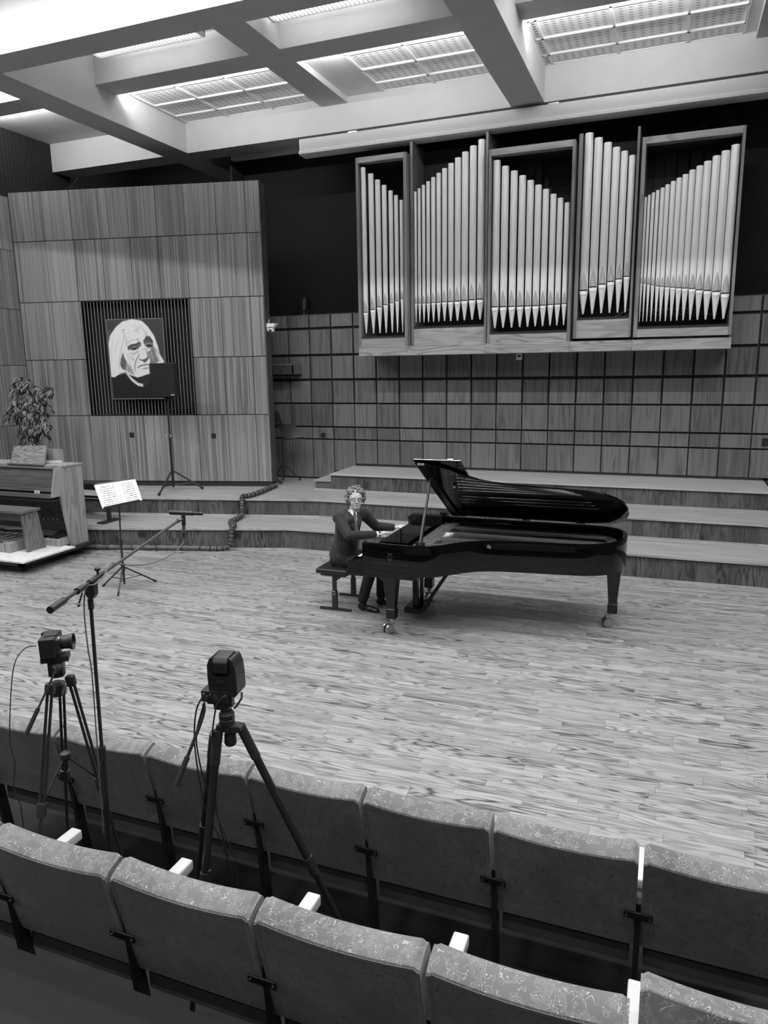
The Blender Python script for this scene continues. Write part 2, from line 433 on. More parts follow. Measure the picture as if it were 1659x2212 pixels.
    # dark joints of the upper rows, slim brown strips below
for r_ in range(3, 7):
    MB().box((-7.9, YW+.045, rowz[r_-1][1]), (4.2, YW+.054, rowz[r_][0])).build('joint_strip', BACK, wb)
for ci in range(len(colx)):
    if colx[ci] < 4:
        MB().box((colx[ci]-.02, YW+.047, 2.06), (colx[ci]+.02, YW+.0545, 3.7)).build('joint_strip', BACK, wb)
MB().box((-5.45, YW-.012, Z3+.0), (1.40, YW+.045, .932)).build('base_strip', BACK, wb)
# right of the upper riser: the side wall part with the light base
# white cove strip at the top of the cloth
MB().box((-7.9, 12.62, 6.55), (4.4, 12.75, 6.62)).build('cove_strip', PLAST, wb)
# dark alcove return behind the portrait wall
MB().box((-7.95, 12.65, .3), (-7.9, 14.6, 7.0)).build('alcove_side', BACK, wb)
# wooden organ pipes half hidden behind the cloth
for n, (px, wpx, pt, pb) in enumerate(((1567, 34, 240, 300), (1540, 22, 262, 300), (1522, 26, 270, 300), (1503, 20, 280, 305), (1125, 14, 302, 330), (1205, 0, 0, 0))):
    if wpx:
        a = aty(px-wpx/2, pt, 13.03); b = aty(px+wpx/2, pb+40, 13.03)
        MB().box((a.x, 12.99, b.z-.2), (b.x, 13.045, a.z)).build('wooden_pipe', mat('dark_pipe_wood', .025, .7), wb)

# ------------------------------------------------------------------ portrait wall
wp = setting('wall_back_left', 'angled wooden panel wall that carries the portrait')
SEAM = [0, -.246, -.78, -1.35, -1.866, -2.384, -2.918, -3.445, -3.98, -4.52, -4.90]
SEAM[-1] = -4.61; SEAM[-2] = -4.33
SEAM = [0, -.246, -.78, -1.35, -1.866, -2.384, -2.918, -3.445, -3.98, -4.515, -4.60]
ZR = [.70, 1.925, 2.95, 3.977, 5.03, 5.87]
def wbox(s0, s1, z0, z1, f0, f1, tone=0.0):
    """box on the angled wall: s along, f0..f1 metres in front of it"""
    mb = MB(); p = [onw(s0, z0, f0), onw(s1, z0, f0), onw(s1, z0, f1), onw(s0, z0, f1)]
    return mb.prism(p, (0, 0, z1-z0), tone)
wbox(-4.62, -3.41, Z2, 5.86, -.30, -.03).build('wall_core', BACK, wp); wbox(-1.34, .0, Z2, 5.86, -.30, -.03).build('wall_core', BACK, wp)
wbox(-3.41, -1.34, Z2, 1.915, -.30, -.03).build('wall_core', BACK, wp); wbox(-3.41, -1.34, 3.99, 5.86, -.30, -.03).build('wall_core', BACK, wp)
wbox(-4.62, 0, Z2, .70, -.29, -.025).build('plinth', BACK, wp)
for r_ in range(5):
    for c in range(10):
        s1, s0 = SEAM[c], SEAM[c+1]; z0, z1 = ZR[r_], ZR[r_+1]
        if r_ in (1, 2):
            if s0 >= -3.40 and s1 <= -1.34: continue
            if s0 < -3.40 < s1: s1 = -3.40
            if s0 < -1.355 < s1 and s1 > -1.3: s0 = -1.355
        if s1-s0 < .02: continue
        wbox(s0+.004, s1-.004, z0+.006, z1-.006, -.02, 0).build('panel', W_WALL, wp, bevel=.002, seg=1)
# end face of the wall
MB().prism([onw(0.0, Z2+.08, .0), onw(.012, Z2+.08, 0), onw(.012, Z2+.08, -.30), onw(0.0, Z2+.08, -.30)], (0,0,5.25-.08+.0)).build('end_board', W_RISER, wp)
# recessed field of upright slats
wbox(-3.40, -1.35, 1.925, 3.977, -.20, -.19).build('slat_recess', mat('recess_black', .004, .9), wp)
for s0, s1, z0, z1 in ((-3.41, -3.392, 1.925, 3.977), (-1.365, -1.35, 1.925, 3.977), (-3.40, -1.35, 1.925, 1.937), (-3.40, -1.35, 3.962, 3.977)):
    wbox(s0, s1, z0, z1, -.19, .004).build('recess_frame', BLACK, wp)
SLW = mat('slat_edge_wood', .22, .5, var=.2, vscale=20)
for i in range(32):
    s_ = -3.355 + i*(1.975/31)
    wbox(s_-.005, s_+.005, 1.94, 3.96, -.016, -.004).build('slat', SLW, wp)

# left side wall: panels below, black cloth above
wl = setting('wall_left', 'left side wall of wooden panels')
XL = -11.20; CYL = onw(-4.60, 0).y
MB().box((XL-.12, 2.0, 0), (XL-.02, CYL+.3, 5.86)).build('wall_backing', BACK, wl)
zl = [.0, 1.60, 2.28+.3, 3.55, 4.55, 5.80]
zl = [.36, 1.78, 2.86, 3.86, 4.88, 5.80]
yb = CYL
ys = [CYL, CYL-.55, CYL-1.1, CYL-1.65, CYL-2.2, CYL-2.75]
for j in range(5):
    for r_ in range(5):
        MB().box((XL-.02, ys[j+1]+.004, zl[r_]+.004), (XL, ys[j]-.004, zl[r_+1]-.004)).build('panel', W_WALL, wl, bevel=.002, seg=1)
MB().box((-11.85, 2.0, 5.80), (-11.65, 15, 7.9)).build('upper_cloth', DARKF, wl)
MB().box((-11.75, 2.0, 5.79), (XL-.0, CYL+.2, 5.83)).build('wall_cap', BACK, wl)
MB().box((-11.8, 14.6, 5.2), (-7.9, 14.7, 7.6)).build('void_back', BACK, wl)
MB().path([aty(140,410,11.0), aty(155,400,11.0), aty(168,385,11.0)], .004, 5).build('loose_wire', ALU, wl)

# ------------------------------------------------------------------ ceiling
ce = setting('ceiling', 'white coffered concrete ceiling')
ZP, ZS, ZG = 6.6, 7.02, 7.115
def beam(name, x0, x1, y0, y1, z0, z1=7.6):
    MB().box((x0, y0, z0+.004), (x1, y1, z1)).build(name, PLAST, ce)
    MB().box((x0+.0, y0+.0, z0), (x1-.0, y1-.0, z0+.004)).build('beam_soffit', PLAST_SHADE, ce)  # thin underside sheet that carries the painted shade
PX = [(-14.9, -14.4), (-8.99, -8.46), (-2.53, -2.03), (4.0, 4.5)]
SX = [(-12.0, -11.6), (-5.74, -5.26), (.80, 1.28)]
PY = [(12.07, 12.55), (7.60, 8.04), (3.1, 3.55), (-1.4, -.95)]
SY = [(9.80, 10.27), (5.35, 5.8), (.9, 1.35)]
for x0, x1 in PX[1:]: beam('main_beam', x0, x1, -1.4, 14.6, ZP)
for y0, y1 in PY:
    xs = [-11.65] + [q for a in PX[1:] for q in a]
    for i in range(0, len(xs)-1, 2): beam('cross_beam', xs[i], xs[i+1], y0, y1, ZP)
for y0, y1 in SY:
    for a, b in ((-11.65, -8.99), (-8.46, -2.53), (-2.03, 4.0)): beam('secondary_beam', a, b, y0, y1, ZS)
for x0, x1 in SX[1:]:
    for a, b in ((10.27, 12.07), (8.04, 9.80), (5.8, 7.6), (3.55, 5.35), (1.35, 3.1), (-.95, .9)): beam('secondary_beam', x0, x1, a, b, ZS)
# flat white soffits of the coffers that carry the lamps
for a, b in ((-11.65, -8.99), (-8.46, -5.74), (-5.26, -2.53), (-2.03, .80), (1.28, 4.0)):
    for c, d in ((8.04, 9.80), (5.8, 7.6), (3.55, 5.35), (1.35, 3.1), (-.95, .9)):
        MB().box((a, c, 7.42), (b, d, 7.5)).build('coffer_soffit', PLAST, ce)
# metal tile ceiling in the row next to the organ: each tile with pressed slots
def tile(x0, x1, y0, y1, z):
    mb = MB().box((x0+.012, y0+.012, z), (x1-.012, y1-.012, z+.018))
    t = mb.build('ceiling_tile', TILE, ce)
    sl = MB(); W_, H_ = x1-x0, y1-y0
    nx, ny = max(2, int(W_/.115)), max(2, int(H_/.085))
    for i in range(nx):
        for j in range(ny):
            cx, cy = x0+.05+(i+.5)*(W_-.1)/nx, y0+.04+(j+.5)*(H_-.08)/ny
            sl.add([(cx-.024, cy-.009, z-.0006), (cx-.024, cy+.009, z-.0006), (cx+.024, cy+.009, z-.0006), (cx+.024, cy-.009, z-.0006)], [(0,1,2,3)])
    s_ = sl.build('slots', SLOT, t); s_['kind'] = 'stuff'
def grid(xs, ys_):
    for i in range(len(xs)-1):
        for j in range(len(ys_)-1): tile(xs[i], xs[i+1], ys_[j], ys_[j+1], ZG+.012)
    for x in xs: MB().box((x-.018, ys_[0], ZG-.012), (x+.018, ys_[-1], ZG+.012)).build('tile_rail', TILE, ce)
    for y in ys_: MB().box((xs[0], y-.018, ZG-.012), (xs[-1], y+.018, ZG+.012)).build('tile_rail', TILE, ce)
YG = [10.27, 10.55, 11.15, 11.72, 12.07]
grid([-8.42, -7.55, -6.65, -5.80], YG)
grid([-4.62, -3.75, -2.85, -2.55], YG)
grid([-2.02, -1.92, -.98, -.06, .64], YG)
for a, b in ((-11.65, -8.99), (-5.80, -5.74), (-5.26, -4.62), (.64, .80), (1.28, 4.0)): MB().box((a, 10.27, ZG), (b, 12.07, ZG+.06)).build('coffer_soffit', PLAST, ce)
grid([-8.46, -7.5, -6.6, -5.75], [5.82, 6.1, 6.4])
MB().box((-11.65, 12.55, 7.3), (4.0, 13.0, 7.36)).build('coffer_soffit', PLAST, ce)
MB().box((-11.65, 12.55, 7.3), (-8.99, 14.6, 7.36)).build('coffer_soffit', PLAST, ce)
MB().box((-13, -2, 7.6), (4.6, 15, 7.7)).build('roof_slab', PLAST, ce)

# ceiling fluorescent fittings
EM = mat('lit_tube', .9, .5, emit=1.6)
def strip(px0, px1, label):
    x0, x1 = px0, px1; y, z = 9.35, 7.2
    t = thing('fluorescent_light', ((x0+x1)/2, y, z), label, 'lamp', 'fluorescent fittings between the beams')
    MB().box((x0, y-.11, z+.0), (x0+.03, y+.11, z+.06)).box((x1-.03, y-.11, z), (x1, y+.11, z+.06)).box((x0, y-.11, z+.05), (x1, y+.11, z+.08)).box((x0, y+.10, z), (x1, y+.11, z+.05)).box((x0, y-.11, z), (x1, y-.10, z+.05)).build('housing', WHITE, t)
    MB().box((x0+.03, y-.09, z+.028), (x1-.03, y+.09, z+.034)).build('lit_diffuser', EM, t)
    lv = MB(); n = int((x1-x0)/.06)
    for i in range(n): xx = x0+.03+(i+.5)*(x1-x0-.06)/n; lv.box((xx-.003, y-.095, z), (xx+.003, y+.095, z+.022))
    lv.build('louvre', WHITE, t)
    MB().tube((x0+.3, y, z+.08), (x0+.3, y, 7.42), .008).tube((x1-.3, y, z+.08), (x1-.3, y, 7.42), .008).build('hanger', WHITE, t)
strip(-8.06, -6.22, 'left louvred fluorescent light in the ceiling coffers')
strip(-5.16, -3.32, 'right louvred fluorescent light at the top edge of the photo')
# tubes hidden behind the secondary beam light the tiles
for x0, x1 in ((-8.35, -5.85), (-5.15, -2.65), (-1.95, .65), (-11.4, -9.1)):
    area('tile_lamp', ((x0+x1)/2, 10.284, 7.023), (x1-x0, .010), 27, (math.radians(118), 0, 0))
area('tile_lamp', (-9.95, 12.8, 7.2), (1.4, .1), 12)

# projection screen case below the beam
sc_ = thing('projection_screen', (-2.0, 12.15, 6.45), 'long white roll-up projection screen case hanging under the rear ceiling beam', 'screen')
xa, xb = -6.14, 3.9
prof = [(12.02, 6.55), (12.02, 6.40), (12.03, 6.385), (12.03, 6.375), (12.0, 6.365), (11.985, 6.34), (11.99, 6.31), (12.02, 6.295), (12.24, 6.295), (12.28, 6.33), (12.28, 6.55)]
MB().prism([V((xa, y, z)) for y, z in prof], (xb-xa, 0, 0)).build('case', mat('screen_case_white', .62, .45), sc_, smooth=True)
MB().prism([V((xa-.012, y*1, z)) for y, z in prof], (.012, 0, 0)).build('end_cap', WHITE, sc_)
for x in (-5.2, -1.9, 1.3): MB().box((x-.08, 12.1, 6.55), (x+.08, 12.2, 6.598)).build('bracket', ALU, sc_)

# ------------------------------------------------------------------ pipe organ
def A6(x, y): return 750+x*.3014, 260+y*.3014
def A7(x, y): return 1200+x*.2767, 200+y*.2767
org = thing('pipe_organ', (-2.2, 12.4, 2.93), 'pipe organ with five wooden bays of shiny metal pipes on the rear wall', 'organ')
YF, YR, YPIPE = 11.88, 12.02, 11.97
secs = []
S1 = (A6, [(113,340,138,1528,1377,35),(167,385,190,1527,1357,38),(218,428,236,1526,1338,37),(265,466,280,1524,1324,34),(312,505,324,1521,1309,31),(354,538,361,1520,1295,29),(390,572,398,1518,1281,26)])
S2 = (A6, list(zip((495,521,552,587,623,661,703,748,798,850,908,966),(511,489,464,438,409,379,346,310,270,229,185,141),(493,520,550,582,618,656,697,742,790,840,895,953),(1449,1449,1448,1447,1445,1443,1439,1439,1436,1434,1430,1427),(1312,1312,1311,1310,1307,1305,1302,1300,1297,1292,1287,1283),(20,22,24,27,30,32,36,40,43,46,48,50))))
S3 = (A6, list(zip((1077,1135,1198,1260,1318,1372,1427,1480,1531,1578),(290,331,365,398,432,465,495,530,558,591),(1057,1117,1178,1236,1292,1347,1400,1453,1502,1551),(1490,1487,1485,1482,1480,1477,1475,1472,1470,1468),(1338,1337,1335,1333,1331,1329,1326,1321,1318,1315),(50,49,48,47,46,45,43,41,39,36))))
S4 = (A7, list(zip((270,340,410,478,537,599),(320,356,393,430,460,492),(212,285,356,421,484,543),(1730,1727,1723,1720,1718,1716),(1547,1520,1498,1477,1457,1437),(62,60,57,54,50,46))))
S5 = (A7, list(zip((703,731,763,800,838,876,918,966,1014,1067,1124,1188,1254,1330,1405),(817,800,782,763,744,719,694,667,640,606,574,538,497,457,410),(654,681,711,743,779,815,857,900,946,996,1050,1107,1171,1238,1310),(1790,1789,1788,1787,1786,1785,1784,1783,1781,1778,1776,1774,1772,1768,1766),(1487,1492,1498,1504,1512,1515,1518,1522,1526,1528,1531,1541,1547,1554,1569),(20,21,24,26,29,32,36,38,41,44,48,52,55,60,62))))
DARKSLOT = mat('mouth_shadow_black', .004, .9)
for (A, pipes), yp in ((S1, YPIPE), (S2, YPIPE+.1), (S3, YPIPE), (S4, YPIPE+.1), (S5, YPIPE)):
    for (tx, ty, fx, fy, my, wd) in pipes:
        k = .3014 if A is A6 else .2767
        pt = aty(*A(tx, ty), yp); pf = aty(*A(fx, fy), yp); pm_ = aty(*A(fx+(tx-fx)*(fy-my)/(fy-ty), my), yp)
        depth = (pf-CAM).dot(_f); r = wd*k/2*depth/FPX*1.02
        x = (pf.x + pt.x)/2*.35 + pf.x*.65; zf, zm, zt = pf.z, pm_.z, pt.z
        zb = zm - r*.62                       # where the foot cone meets the body
        mb = MB().lathe([(r*.2, zf), (r*.25, zf+.01), (r*.97, zb-.01), (r, zb), (r, zt), (r*.93, zt), (r*.93, zt-.05), (r*.1, zt-.05)], (x, yp, 0), n=20)
        p = mb.build('pipe', PIPE, org, smooth=True)
        # pointed upper lip, dark mouth and rounded lower lip on the front of the body
        def arc(u, z, off=.0): a = u*.95; return V((x+math.sin(a)*(r+off), yp-math.cos(a)*(r+off), z))
        hl = r*4.5; n = 8
        vs = []; fs = []
        for j in range(n+1):
            tt = j/n; wv = max(.02, 1-tt**1.3)
            vs += [arc(wv*q_, zm+r*.14+hl*tt, .0022+r*.03) for q_ in (-1, -.5, 0, .5, 1)]
        for j in range(n):
            for q_ in range(4): b_ = j*5+q_; fs.append((b_, b_+1, b_+6, b_+5))
        MB().add(vs, fs).build('upper_lip', PIPEU, p)
        vs = [arc(u, z, .003+r*.04) for z in (zm-r*.13, zm+r*.15) for u in (-1, -.5, 0, .5, 1)]
        MB().add(vs, [(i, i+1, i+6, i+5) for i in range(4)]).build('mouth_slot', DARKSLOT, p)
        vs = [arc(0, zm-r*.14, .004+r*.05)]; m_ = 10
        for j in range(m_+1):
            a = math.pi*j/m_; vs.append(arc(-math.cos(a), zm-r*.14-math.sin(a)*r*.95, .003+r*.04))
        MB().add(vs, [(0, j+1, j+2) for j in range(m_)]).build('lower_lip', PIPEL, p)
# (A, left outer x bottom/inner, right inner/outer, opening bottom y, panel bottom y, top rail: (y outer left, y inner left), depth)
def X(A, x, y, Y=YF): return aty(*A(x, y), Y).x
def Zz(A, x, y, Y=YF): return aty(*A(x, y), Y).z
bays = []
def bay(A, lo, li, ri, ro, yopen, ybot, ytop_o, ytop_i, Yd, rail):
    x0, x1, x2, x3 = (X(A, q, (yopen+ybot)/2, Yd) for q in (lo, li, ri, ro))
    zb, zo = Zz(A, (lo+ro)/2, ybot, Yd), Zz(A, (lo+ro)/2, yopen, Yd)
    zt = Zz(A, (lo+ro)/2, ytop_o, Yd)
    zi = Zz(A, (lo+ro)/2, ytop_i, Yd); zt = min(zt, 6.285)
    for a, b in ((x0, x1), (x2, x3)):
        MB().box((a, Yd, zb), (b, YW, zt)).build('side_post', W_ORGV, org)
    MB().box((x1, Yd+.005, zb), (x2, Yd+.03, zo-.02)).build('lower_panel', W_ORG, org)
    MB().box((x1, Yd+.0, zo-.045), (x2, Yd+.25, zo-.012)).build('pipe_shelf', BACK, org)
    if rail: MB().box((x1, Yd, zi), (x2, Yd+.16, zt)).build('top_rail', W_ORG, org); MB().box((x1, Yd+.16, zi-.0), (x2, YW, zi+.02)).build('bay_roof', BACK, org)
    MB().box((x1, YW-.05, zb), (x2, YW-.03, zt-.02)).build('bay_back', DARKF, org)
    bays.append((x0, x3))
bay(A6, 86, 103, 413, 434, 1540, 1620, 244, 283, YF, 1)
bay(A6, 460, 477, 980, 996, 1465, 1610, 95, 95, YR, 0)
bay(A6, 1001, 1018, 1572, 1592, 1505, 1600, 175, 222, YF, 1)
bay(A7, 136, 165, 570, 588, 1745, 1915, 300, 300, YR, 0)
bay(A7, 606, 636, 1349, 1372, 1810, 1900, 312, 367, YF, 1)
zbm = [aty(*A6(250, 1660), 11.84).z]
zlo, zhi = aty(1180, 761, 11.84).z, aty(1180, 739, 11.84).z
xs_ = [X(A6, 83, 1660, 11.84), X(A6, 433, 1660, 11.84), X(A6, 988, 1650, 11.84), X(A7, 107, 1950, 11.84), X(A7, 597, 1950, 11.84), X(A7, 1372, 1950, 11.84)]
for i in range(5): MB().box((xs_[i]+.001, 11.84, zlo), (xs_[i+1]-.001, YW, zhi)).build('base_beam', W_ORG, org, bevel=.003)
# dark inside faces between the bays
for (a0, a1), (b0, b1) in zip(bays[:-1], bays[1:]):
    if b0-a1 > .005: MB().box((a1, YR+.1, zhi), (b0, YW-.02, 5.9)).build('filler_board', BACK, org)
DW = mat('dark_pipe_wood2', .02, .7)
for i, (px, pw, py) in enumerate(((1112,30,296),(1157,42,283),(1208,44,277),(1250,42,272),(1292,38,268),(1330,36,262),(1375,48,292),(1432,30,410),(1462,16,470))):
    a = aty(*A6(px-pw/2, py), 12.5); b = aty(*A6(px+pw/2, py), 12.5); MB().box((a.x, 12.5, 4.6), (b.x, 12.58, a.z)).build('wooden_pipe', DW, org)
for i, (px, pw, py) in enumerate(((735,70,540),(820,85,470),(910,85,440),(1005,85,425),(1110,95,420),(1215,95,410),(1320,90,395))):
    a = aty(*A7(px-pw/2, py), 12.5); b = aty(*A7(px+pw/2, py), 12.5); MB().box((a.x, 12.5, 4.2), (b.x, 12.58, min(a.z, 6.0))).build('wooden_pipe', DW, org)
# cables lying in the right bay
mb = MB()
for i in range(6):
    r2 = random.Random(i); x = -.9+i*.12
    mb.path([V((x, 12.2, 3.42)), V((x+.2, 12.15, 3.5+.04*r2.random())), V((x+.5, 12.2, 3.52)), V((x+.8, 12.25, 3.42))], .014, 6)
mb.build('cables', mat('grey_cable', .05, .6), org)
# thermostat and PTZ camera, sockets
tcp = aty(1122, 771, YW)
t = thing('thermostat', (tcp.x, YW, tcp.z), 'small white thermostat under the organ beam', 'thermostat')
MB().box((tcp.x-.05, YW-.0, tcp.z-.05), (tcp.x+.05, YW-.025, tcp.z+.05)).build('body', WHITE, t, bevel=.004)
MB().box((tcp.x-.032, YW-.026, tcp.z-.002), (tcp.x+.032, YW-.024, tcp.z+.03)).build('display', BLACK, t)
def sock_wall(c, nx, up, label, dark=BLACKP, size=.085, frame=0):
    t = thing('power_socket', c, label, 'socket'); nx = V(nx); X_ = V(up).cross(nx)
    if frame: MB().obox(c+nx*.004, (frame, .008, frame), X_, up).build('frame', mat('brown_socket_frame', .03, .6), t)
    MB().obox(c+nx*.008, (size, .016, size), X_, up).build('plate', dark, t, bevel=.004)
    MB().tube(c+nx*.016, c+nx*.019, size*.3, n=16).build('cup', BLACK, t)
    MB().tube(c+nx*.019, c+nx*.021, size*.07, n=8).build('pin', ALU, t)
nW = V((WS, -WC, 0))
def onwpx(x, y):
    r = ray(x, y); n = V((-WS, WC, 0)); t = ((WB-CAM)*1).dot(V((n.x, n.y, 0)))/r.dot(n); return CAM+r*t
sock_wall(onwpx(285, 939), nW, (0,0,1), 'black wall socket left of the speaker stand pole')
sock_wall(onwpx(462, 941), nW, (0,0,1), 'black wall socket right of the speaker stand pole')
sock_wall(aty(698, 940, YW), (0,-1,0), (0,0,1), 'black wall socket on the panelled back wall beside the music stands')
sock_wall(aty(1655, 955, YW), (0,-1,0), (0,0,1), 'black wall socket at the right edge of the photo', size=.12)
for px, py, lb in ((307, 1150, 'dark recessed socket in the lower riser behind the music stand'), (506+6, 1152, 'dark recessed socket in the lower riser behind the rope')):
    d_ = V((5.89, 1.73, 0)).normalized(); n_ = V((d_.y, -d_.x, 0)); P0 = V((-5.31, 9.655, 0)); r = ray(px, py)
    t_ = (P0-V((CAM.x, CAM.y, 0))).dot(n_)/V((r.x, r.y, 0)).dot(n_); c = CAM+r*t_
    sock_wall(c+n_*.007, n_, (0,0,1), lb, frame=.125, size=.07)

# ------------------------------------------------------------------ portrait board
def pp(u, v): return onw(-2.924+u*1.069, 3.645-v*1.42, .055)
Ud, Vd = np.array([715., -15.]), np.array([92., 1012.])
INV = np.linalg.inv(np.array([Ud, Vd]).T)
NU, NV = 150, 200
uu, vv = np.meshgrid((np.arange(NU)+.5)/NU, (np.arange(NV)+.5)/NV)
PXX = 428+uu*Ud[0]+vv*Vd[0]; PYY = 360+uu*Ud[1]+vv*Vd[1]
rg = np.random.default_rng(3)
img = np.full((NV, NU), .035)+.02*rg.random((NV, NU))
def inside(poly):
    p = np.array(poly, float); ins = np.zeros(PXX.shape, bool)
    for i in range(len(p)):
        x1, y1 = p[i]; x2, y2 = p[(i+1) % len(p)]
        if y1 == y2: continue
        ins ^= ((y1 > PYY) != (y2 > PYY)) & (PXX < (x2-x1)*(PYY-y1)/(y2-y1)+x1)
    return ins
def paint(poly, v, j=0.0): 
    m_ = inside(poly); img[m_] = v + (rg.random(m_.sum())-.5)*j
def stroke(pts, wd, v):
    for a, b in zip(pts[:-1], pts[1:]):
        a, b = np.array(a, float), np.array(b, float); d = b-a; t = np.clip(((PXX-a[0])*d[0]+(PYY-a[1])*d[1])/(d@d), 0, 1)
        img[np.hypot(PXX-a[0]-t*d[0], PYY-a[1]-t*d[1]) < wd] = v
paint([(500,1085),(600,1060),(690,1030),(770,1110),(840,1200),(910,1208),(980,1150),(1000,1040),(1300,1040),(1300,1400),(480,1400)], .012)
paint([(640,385),(760,358),(880,378),(960,450),(1040,560),(1090,690),(1120,800),(1175,885),(1160,915),(980,915),(990,1040),(900,1130),(780,1100),(690,1030),(600,1050),(540,1090),(495,1080),(475,930),(455,700),(480,560),(560,450)], .82, .06)
paint([(690,1040),(740,1055),(840,1090),(985,1040),(1000,1150),(910,1170),(830,1150),(760,1110)], .02)
paint([(690,1040),(715,1045),(780,1110),(850,1160),(905,1170),(910,1208),(840,1192),(760,1130)], .75)
paint([(1000,640),(1040,690),(1070,790),(1110,880),(1060,915),(985,915),(1000,860),(960,830),(955,770),(1000,740)], .22, .25)
paint([(940,560),(990,570),(1030,630),(1030,700),(980,715),(930,690),(905,640)], .10, .25)
paint([(700,720),(740,682),(800,665),(862,630),(868,690),(840,730),(780,748),(720,745)], .09, .2)
paint([(740,730),(780,712),(835,705),(835,722),(790,738)], .01)
paint([(945,690),(985,672),(1015,680),(1010,698),(960,705)], .012)
paint([(870,640),(885,655),(880,690),(865,700)], .2)
paint([(852,805),(866,855),(900,862),(935,850),(985,815),(965,870),(930,905),(900,880),(862,870)], .08, .1)
paint([(935,700),(960,770),(990,830),(1000,860),(975,850),(950,780)], .18, .1)
paint([(620,860),(645,770),(668,840),(705,905),(690,1000),(640,985),(612,930)], .13, .25)
paint([(690,900),(760,960),(800,1060),(740,1040),(690,1000)], .4, .5)
paint([(830,968),(870,932),(980,915),(980,928),(880,945),(845,968)], .03)
paint([(880,985),(930,962),(980,958),(975,975),(920,985)], .35, .2)
for _ in range(34):
    x_, y_ = rg.uniform(700, 960), rg.uniform(430, 1000)
    a_ = rg.uniform(-.35, .35); m_ = inside([(690,560),(720,440),(860,420),(960,520),(1010,640),(1000,900),(980,1030),(900,1090),(790,1080),(700,960),(670,760)])
    k_ = np.hypot(PXX-x_, (PYY-y_)*1.6) < rg.uniform(10, 30); img[m_ & k_ & (img > .3)] *= rg.uniform(.8, .97)
stroke([(855,800),(815,880),(800,950),(808,1010)], 6, .15)
stroke([(640,500),(665,540),(690,620),(690,690)], 4, .4)
stroke([(640,500),(650,485),(665,490)], 5, .2)
stroke([(665,560),(640,680),(600,860),(605,980)], 3, .4)
stroke([(560,680),(545,780)], 3, .55); stroke([(520,600),(500,760),(505,900)], 2.5, .6); stroke([(600,560),(570,700)], 2.5, .6)
stroke([(760,620),(830,605),(870,600)], 3, .5); stroke([(740,780),(790,790),(840,760)], 4, .3); stroke([(830,605),(838,620)], 6, .1)
stroke([(712,700),(760,672),(810,668),(856,640)], 5, .02); stroke([(735,735),(790,752),(838,728)], 4, .55); stroke([(760,712),(800,700),(835,704)], 4, .35)
stroke([(905,625),(950,598),(1005,618)], 6, .03); stroke([(930,672),(980,655),(1015,668)], 4, .45); stroke([(925,715),(975,730),(1015,712)], 4, .5)
stroke([(700,800),(730,870),(740,950)], 3, .45); stroke([(890,470),(930,520),(950,570)], 4, .5); stroke([(760,830),(790,900)], 3, .5); stroke([(1000,750),(1030,850)], 6, .45); stroke([(965,770),(1000,880)], 4, .5)
stroke([(1040,700),(1090,800),(1120,880)], 6, .5); stroke([(1060,720),(1110,790)], 4, .08); stroke([(480,600),(440,560),(480,500)], 3, .3)
stroke([(600,1040),(660,1030),(690,1020)], 4, .1)
img[:1] = .25; img[:, :1] = .2; img[-1:, :] = .3; img[:, -1:] = .2
b2 = img.copy(); b2[1:-1, 1:-1] = (img[1:-1, 1:-1]*4+img[:-2, 1:-1]+img[2:, 1:-1]+img[1:-1, :-2]+img[1:-1, 2:])/8; b2[1:-1, 1:-1] = (b2[1:-1, 1:-1]*2+b2[:-2, 1:-1]+b2[2:, 1:-1]+b2[1:-1, :-2]+b2[1:-1, 2:])/6; img = np.clip(b2, .01, .9)
port = thing('portrait_board', onw(-2.39, 2.22, .05), 'large printed portrait of an elderly man with long white hair on the slatted field', 'poster')
mb = MB(); 
for j in range(NV+1):
    for i in range(NU+1): mb.v.append(pp(i/NU, j/NV))
for j in range(NV):
    for i in range(NU):
        a = j*(NU+1)+i; mb.f.append((a, a+NU+1, a+NU+2, a+1)); mb.t.append(float(img[j, i]))
pm2, N, L, b = newmat('portrait_print')
at = N.new('ShaderNodeAttribute'); at.attribute_name = 'tone'; L.new(at.outputs['Fac'], b.inputs['Base Color']); b.inputs['Roughness'].default_value = .5
mb.build('print', pm2, port, tones=True)
q = [onw(-2.924, 2.225, .0545), onw(-1.855, 2.225, .0545), onw(-1.855, 2.225, .004), onw(-2.924, 2.225, .004)]
MB().prism(q, (0, 0, 1.42)).build('board', mat('board_edge', .14, .7), port)

# ------------------------------------------------------------------ grand piano
pi = thing('grand_piano', (-1.7, 7.4, 0), 'black concert grand piano with raised lid', 'piano')
ZT, ZB = 1.0, .685
out = [(-2.83,6.60),(-2.55,6.60),(-2.32,6.60),(-2.20,6.612),(-2.10,6.65),(-2.01,6.72),(-1.94,6.80),(-1.86,6.89),(-1.76,6.97),(-1.64,7.03),(-1.50,7.065),(-1.2,7.105),(-.9,7.135),(-.7,7.165),(-.56,7.22),(-.45,7.31),(-.375,7.44),(-.34,7.60),(-.335,7.76),(-.365,7.92),(-.44,8.04),(-.55,8.105),(-.72,8.13),(-2.83,8.13)]
def inset(poly, d):
    res = []; n = len(poly)
    for i in range(n):
        p0, p1, p2 = V(poly[i-1]), V(poly[i]), V(poly[(i+1) % n]); a = (p1-p0).normalized(); b_ = (p2-p1).normalized()
        n0, n1 = V((-a.y, a.x)), V((-b_.y, b_.x)); m_ = (n0+n1); m_ = m_/max(.3, m_.dot(n0)) ; res.append(p1+m_*d)
    return res
ins = inset(out, .045)
n = len(out); vs = [V((x, y, z)) for z in (ZB, ZT) for x, y in out] + [V((p.x, p.y, z)) for z in (ZB, ZT) for p in ins]
fs = []
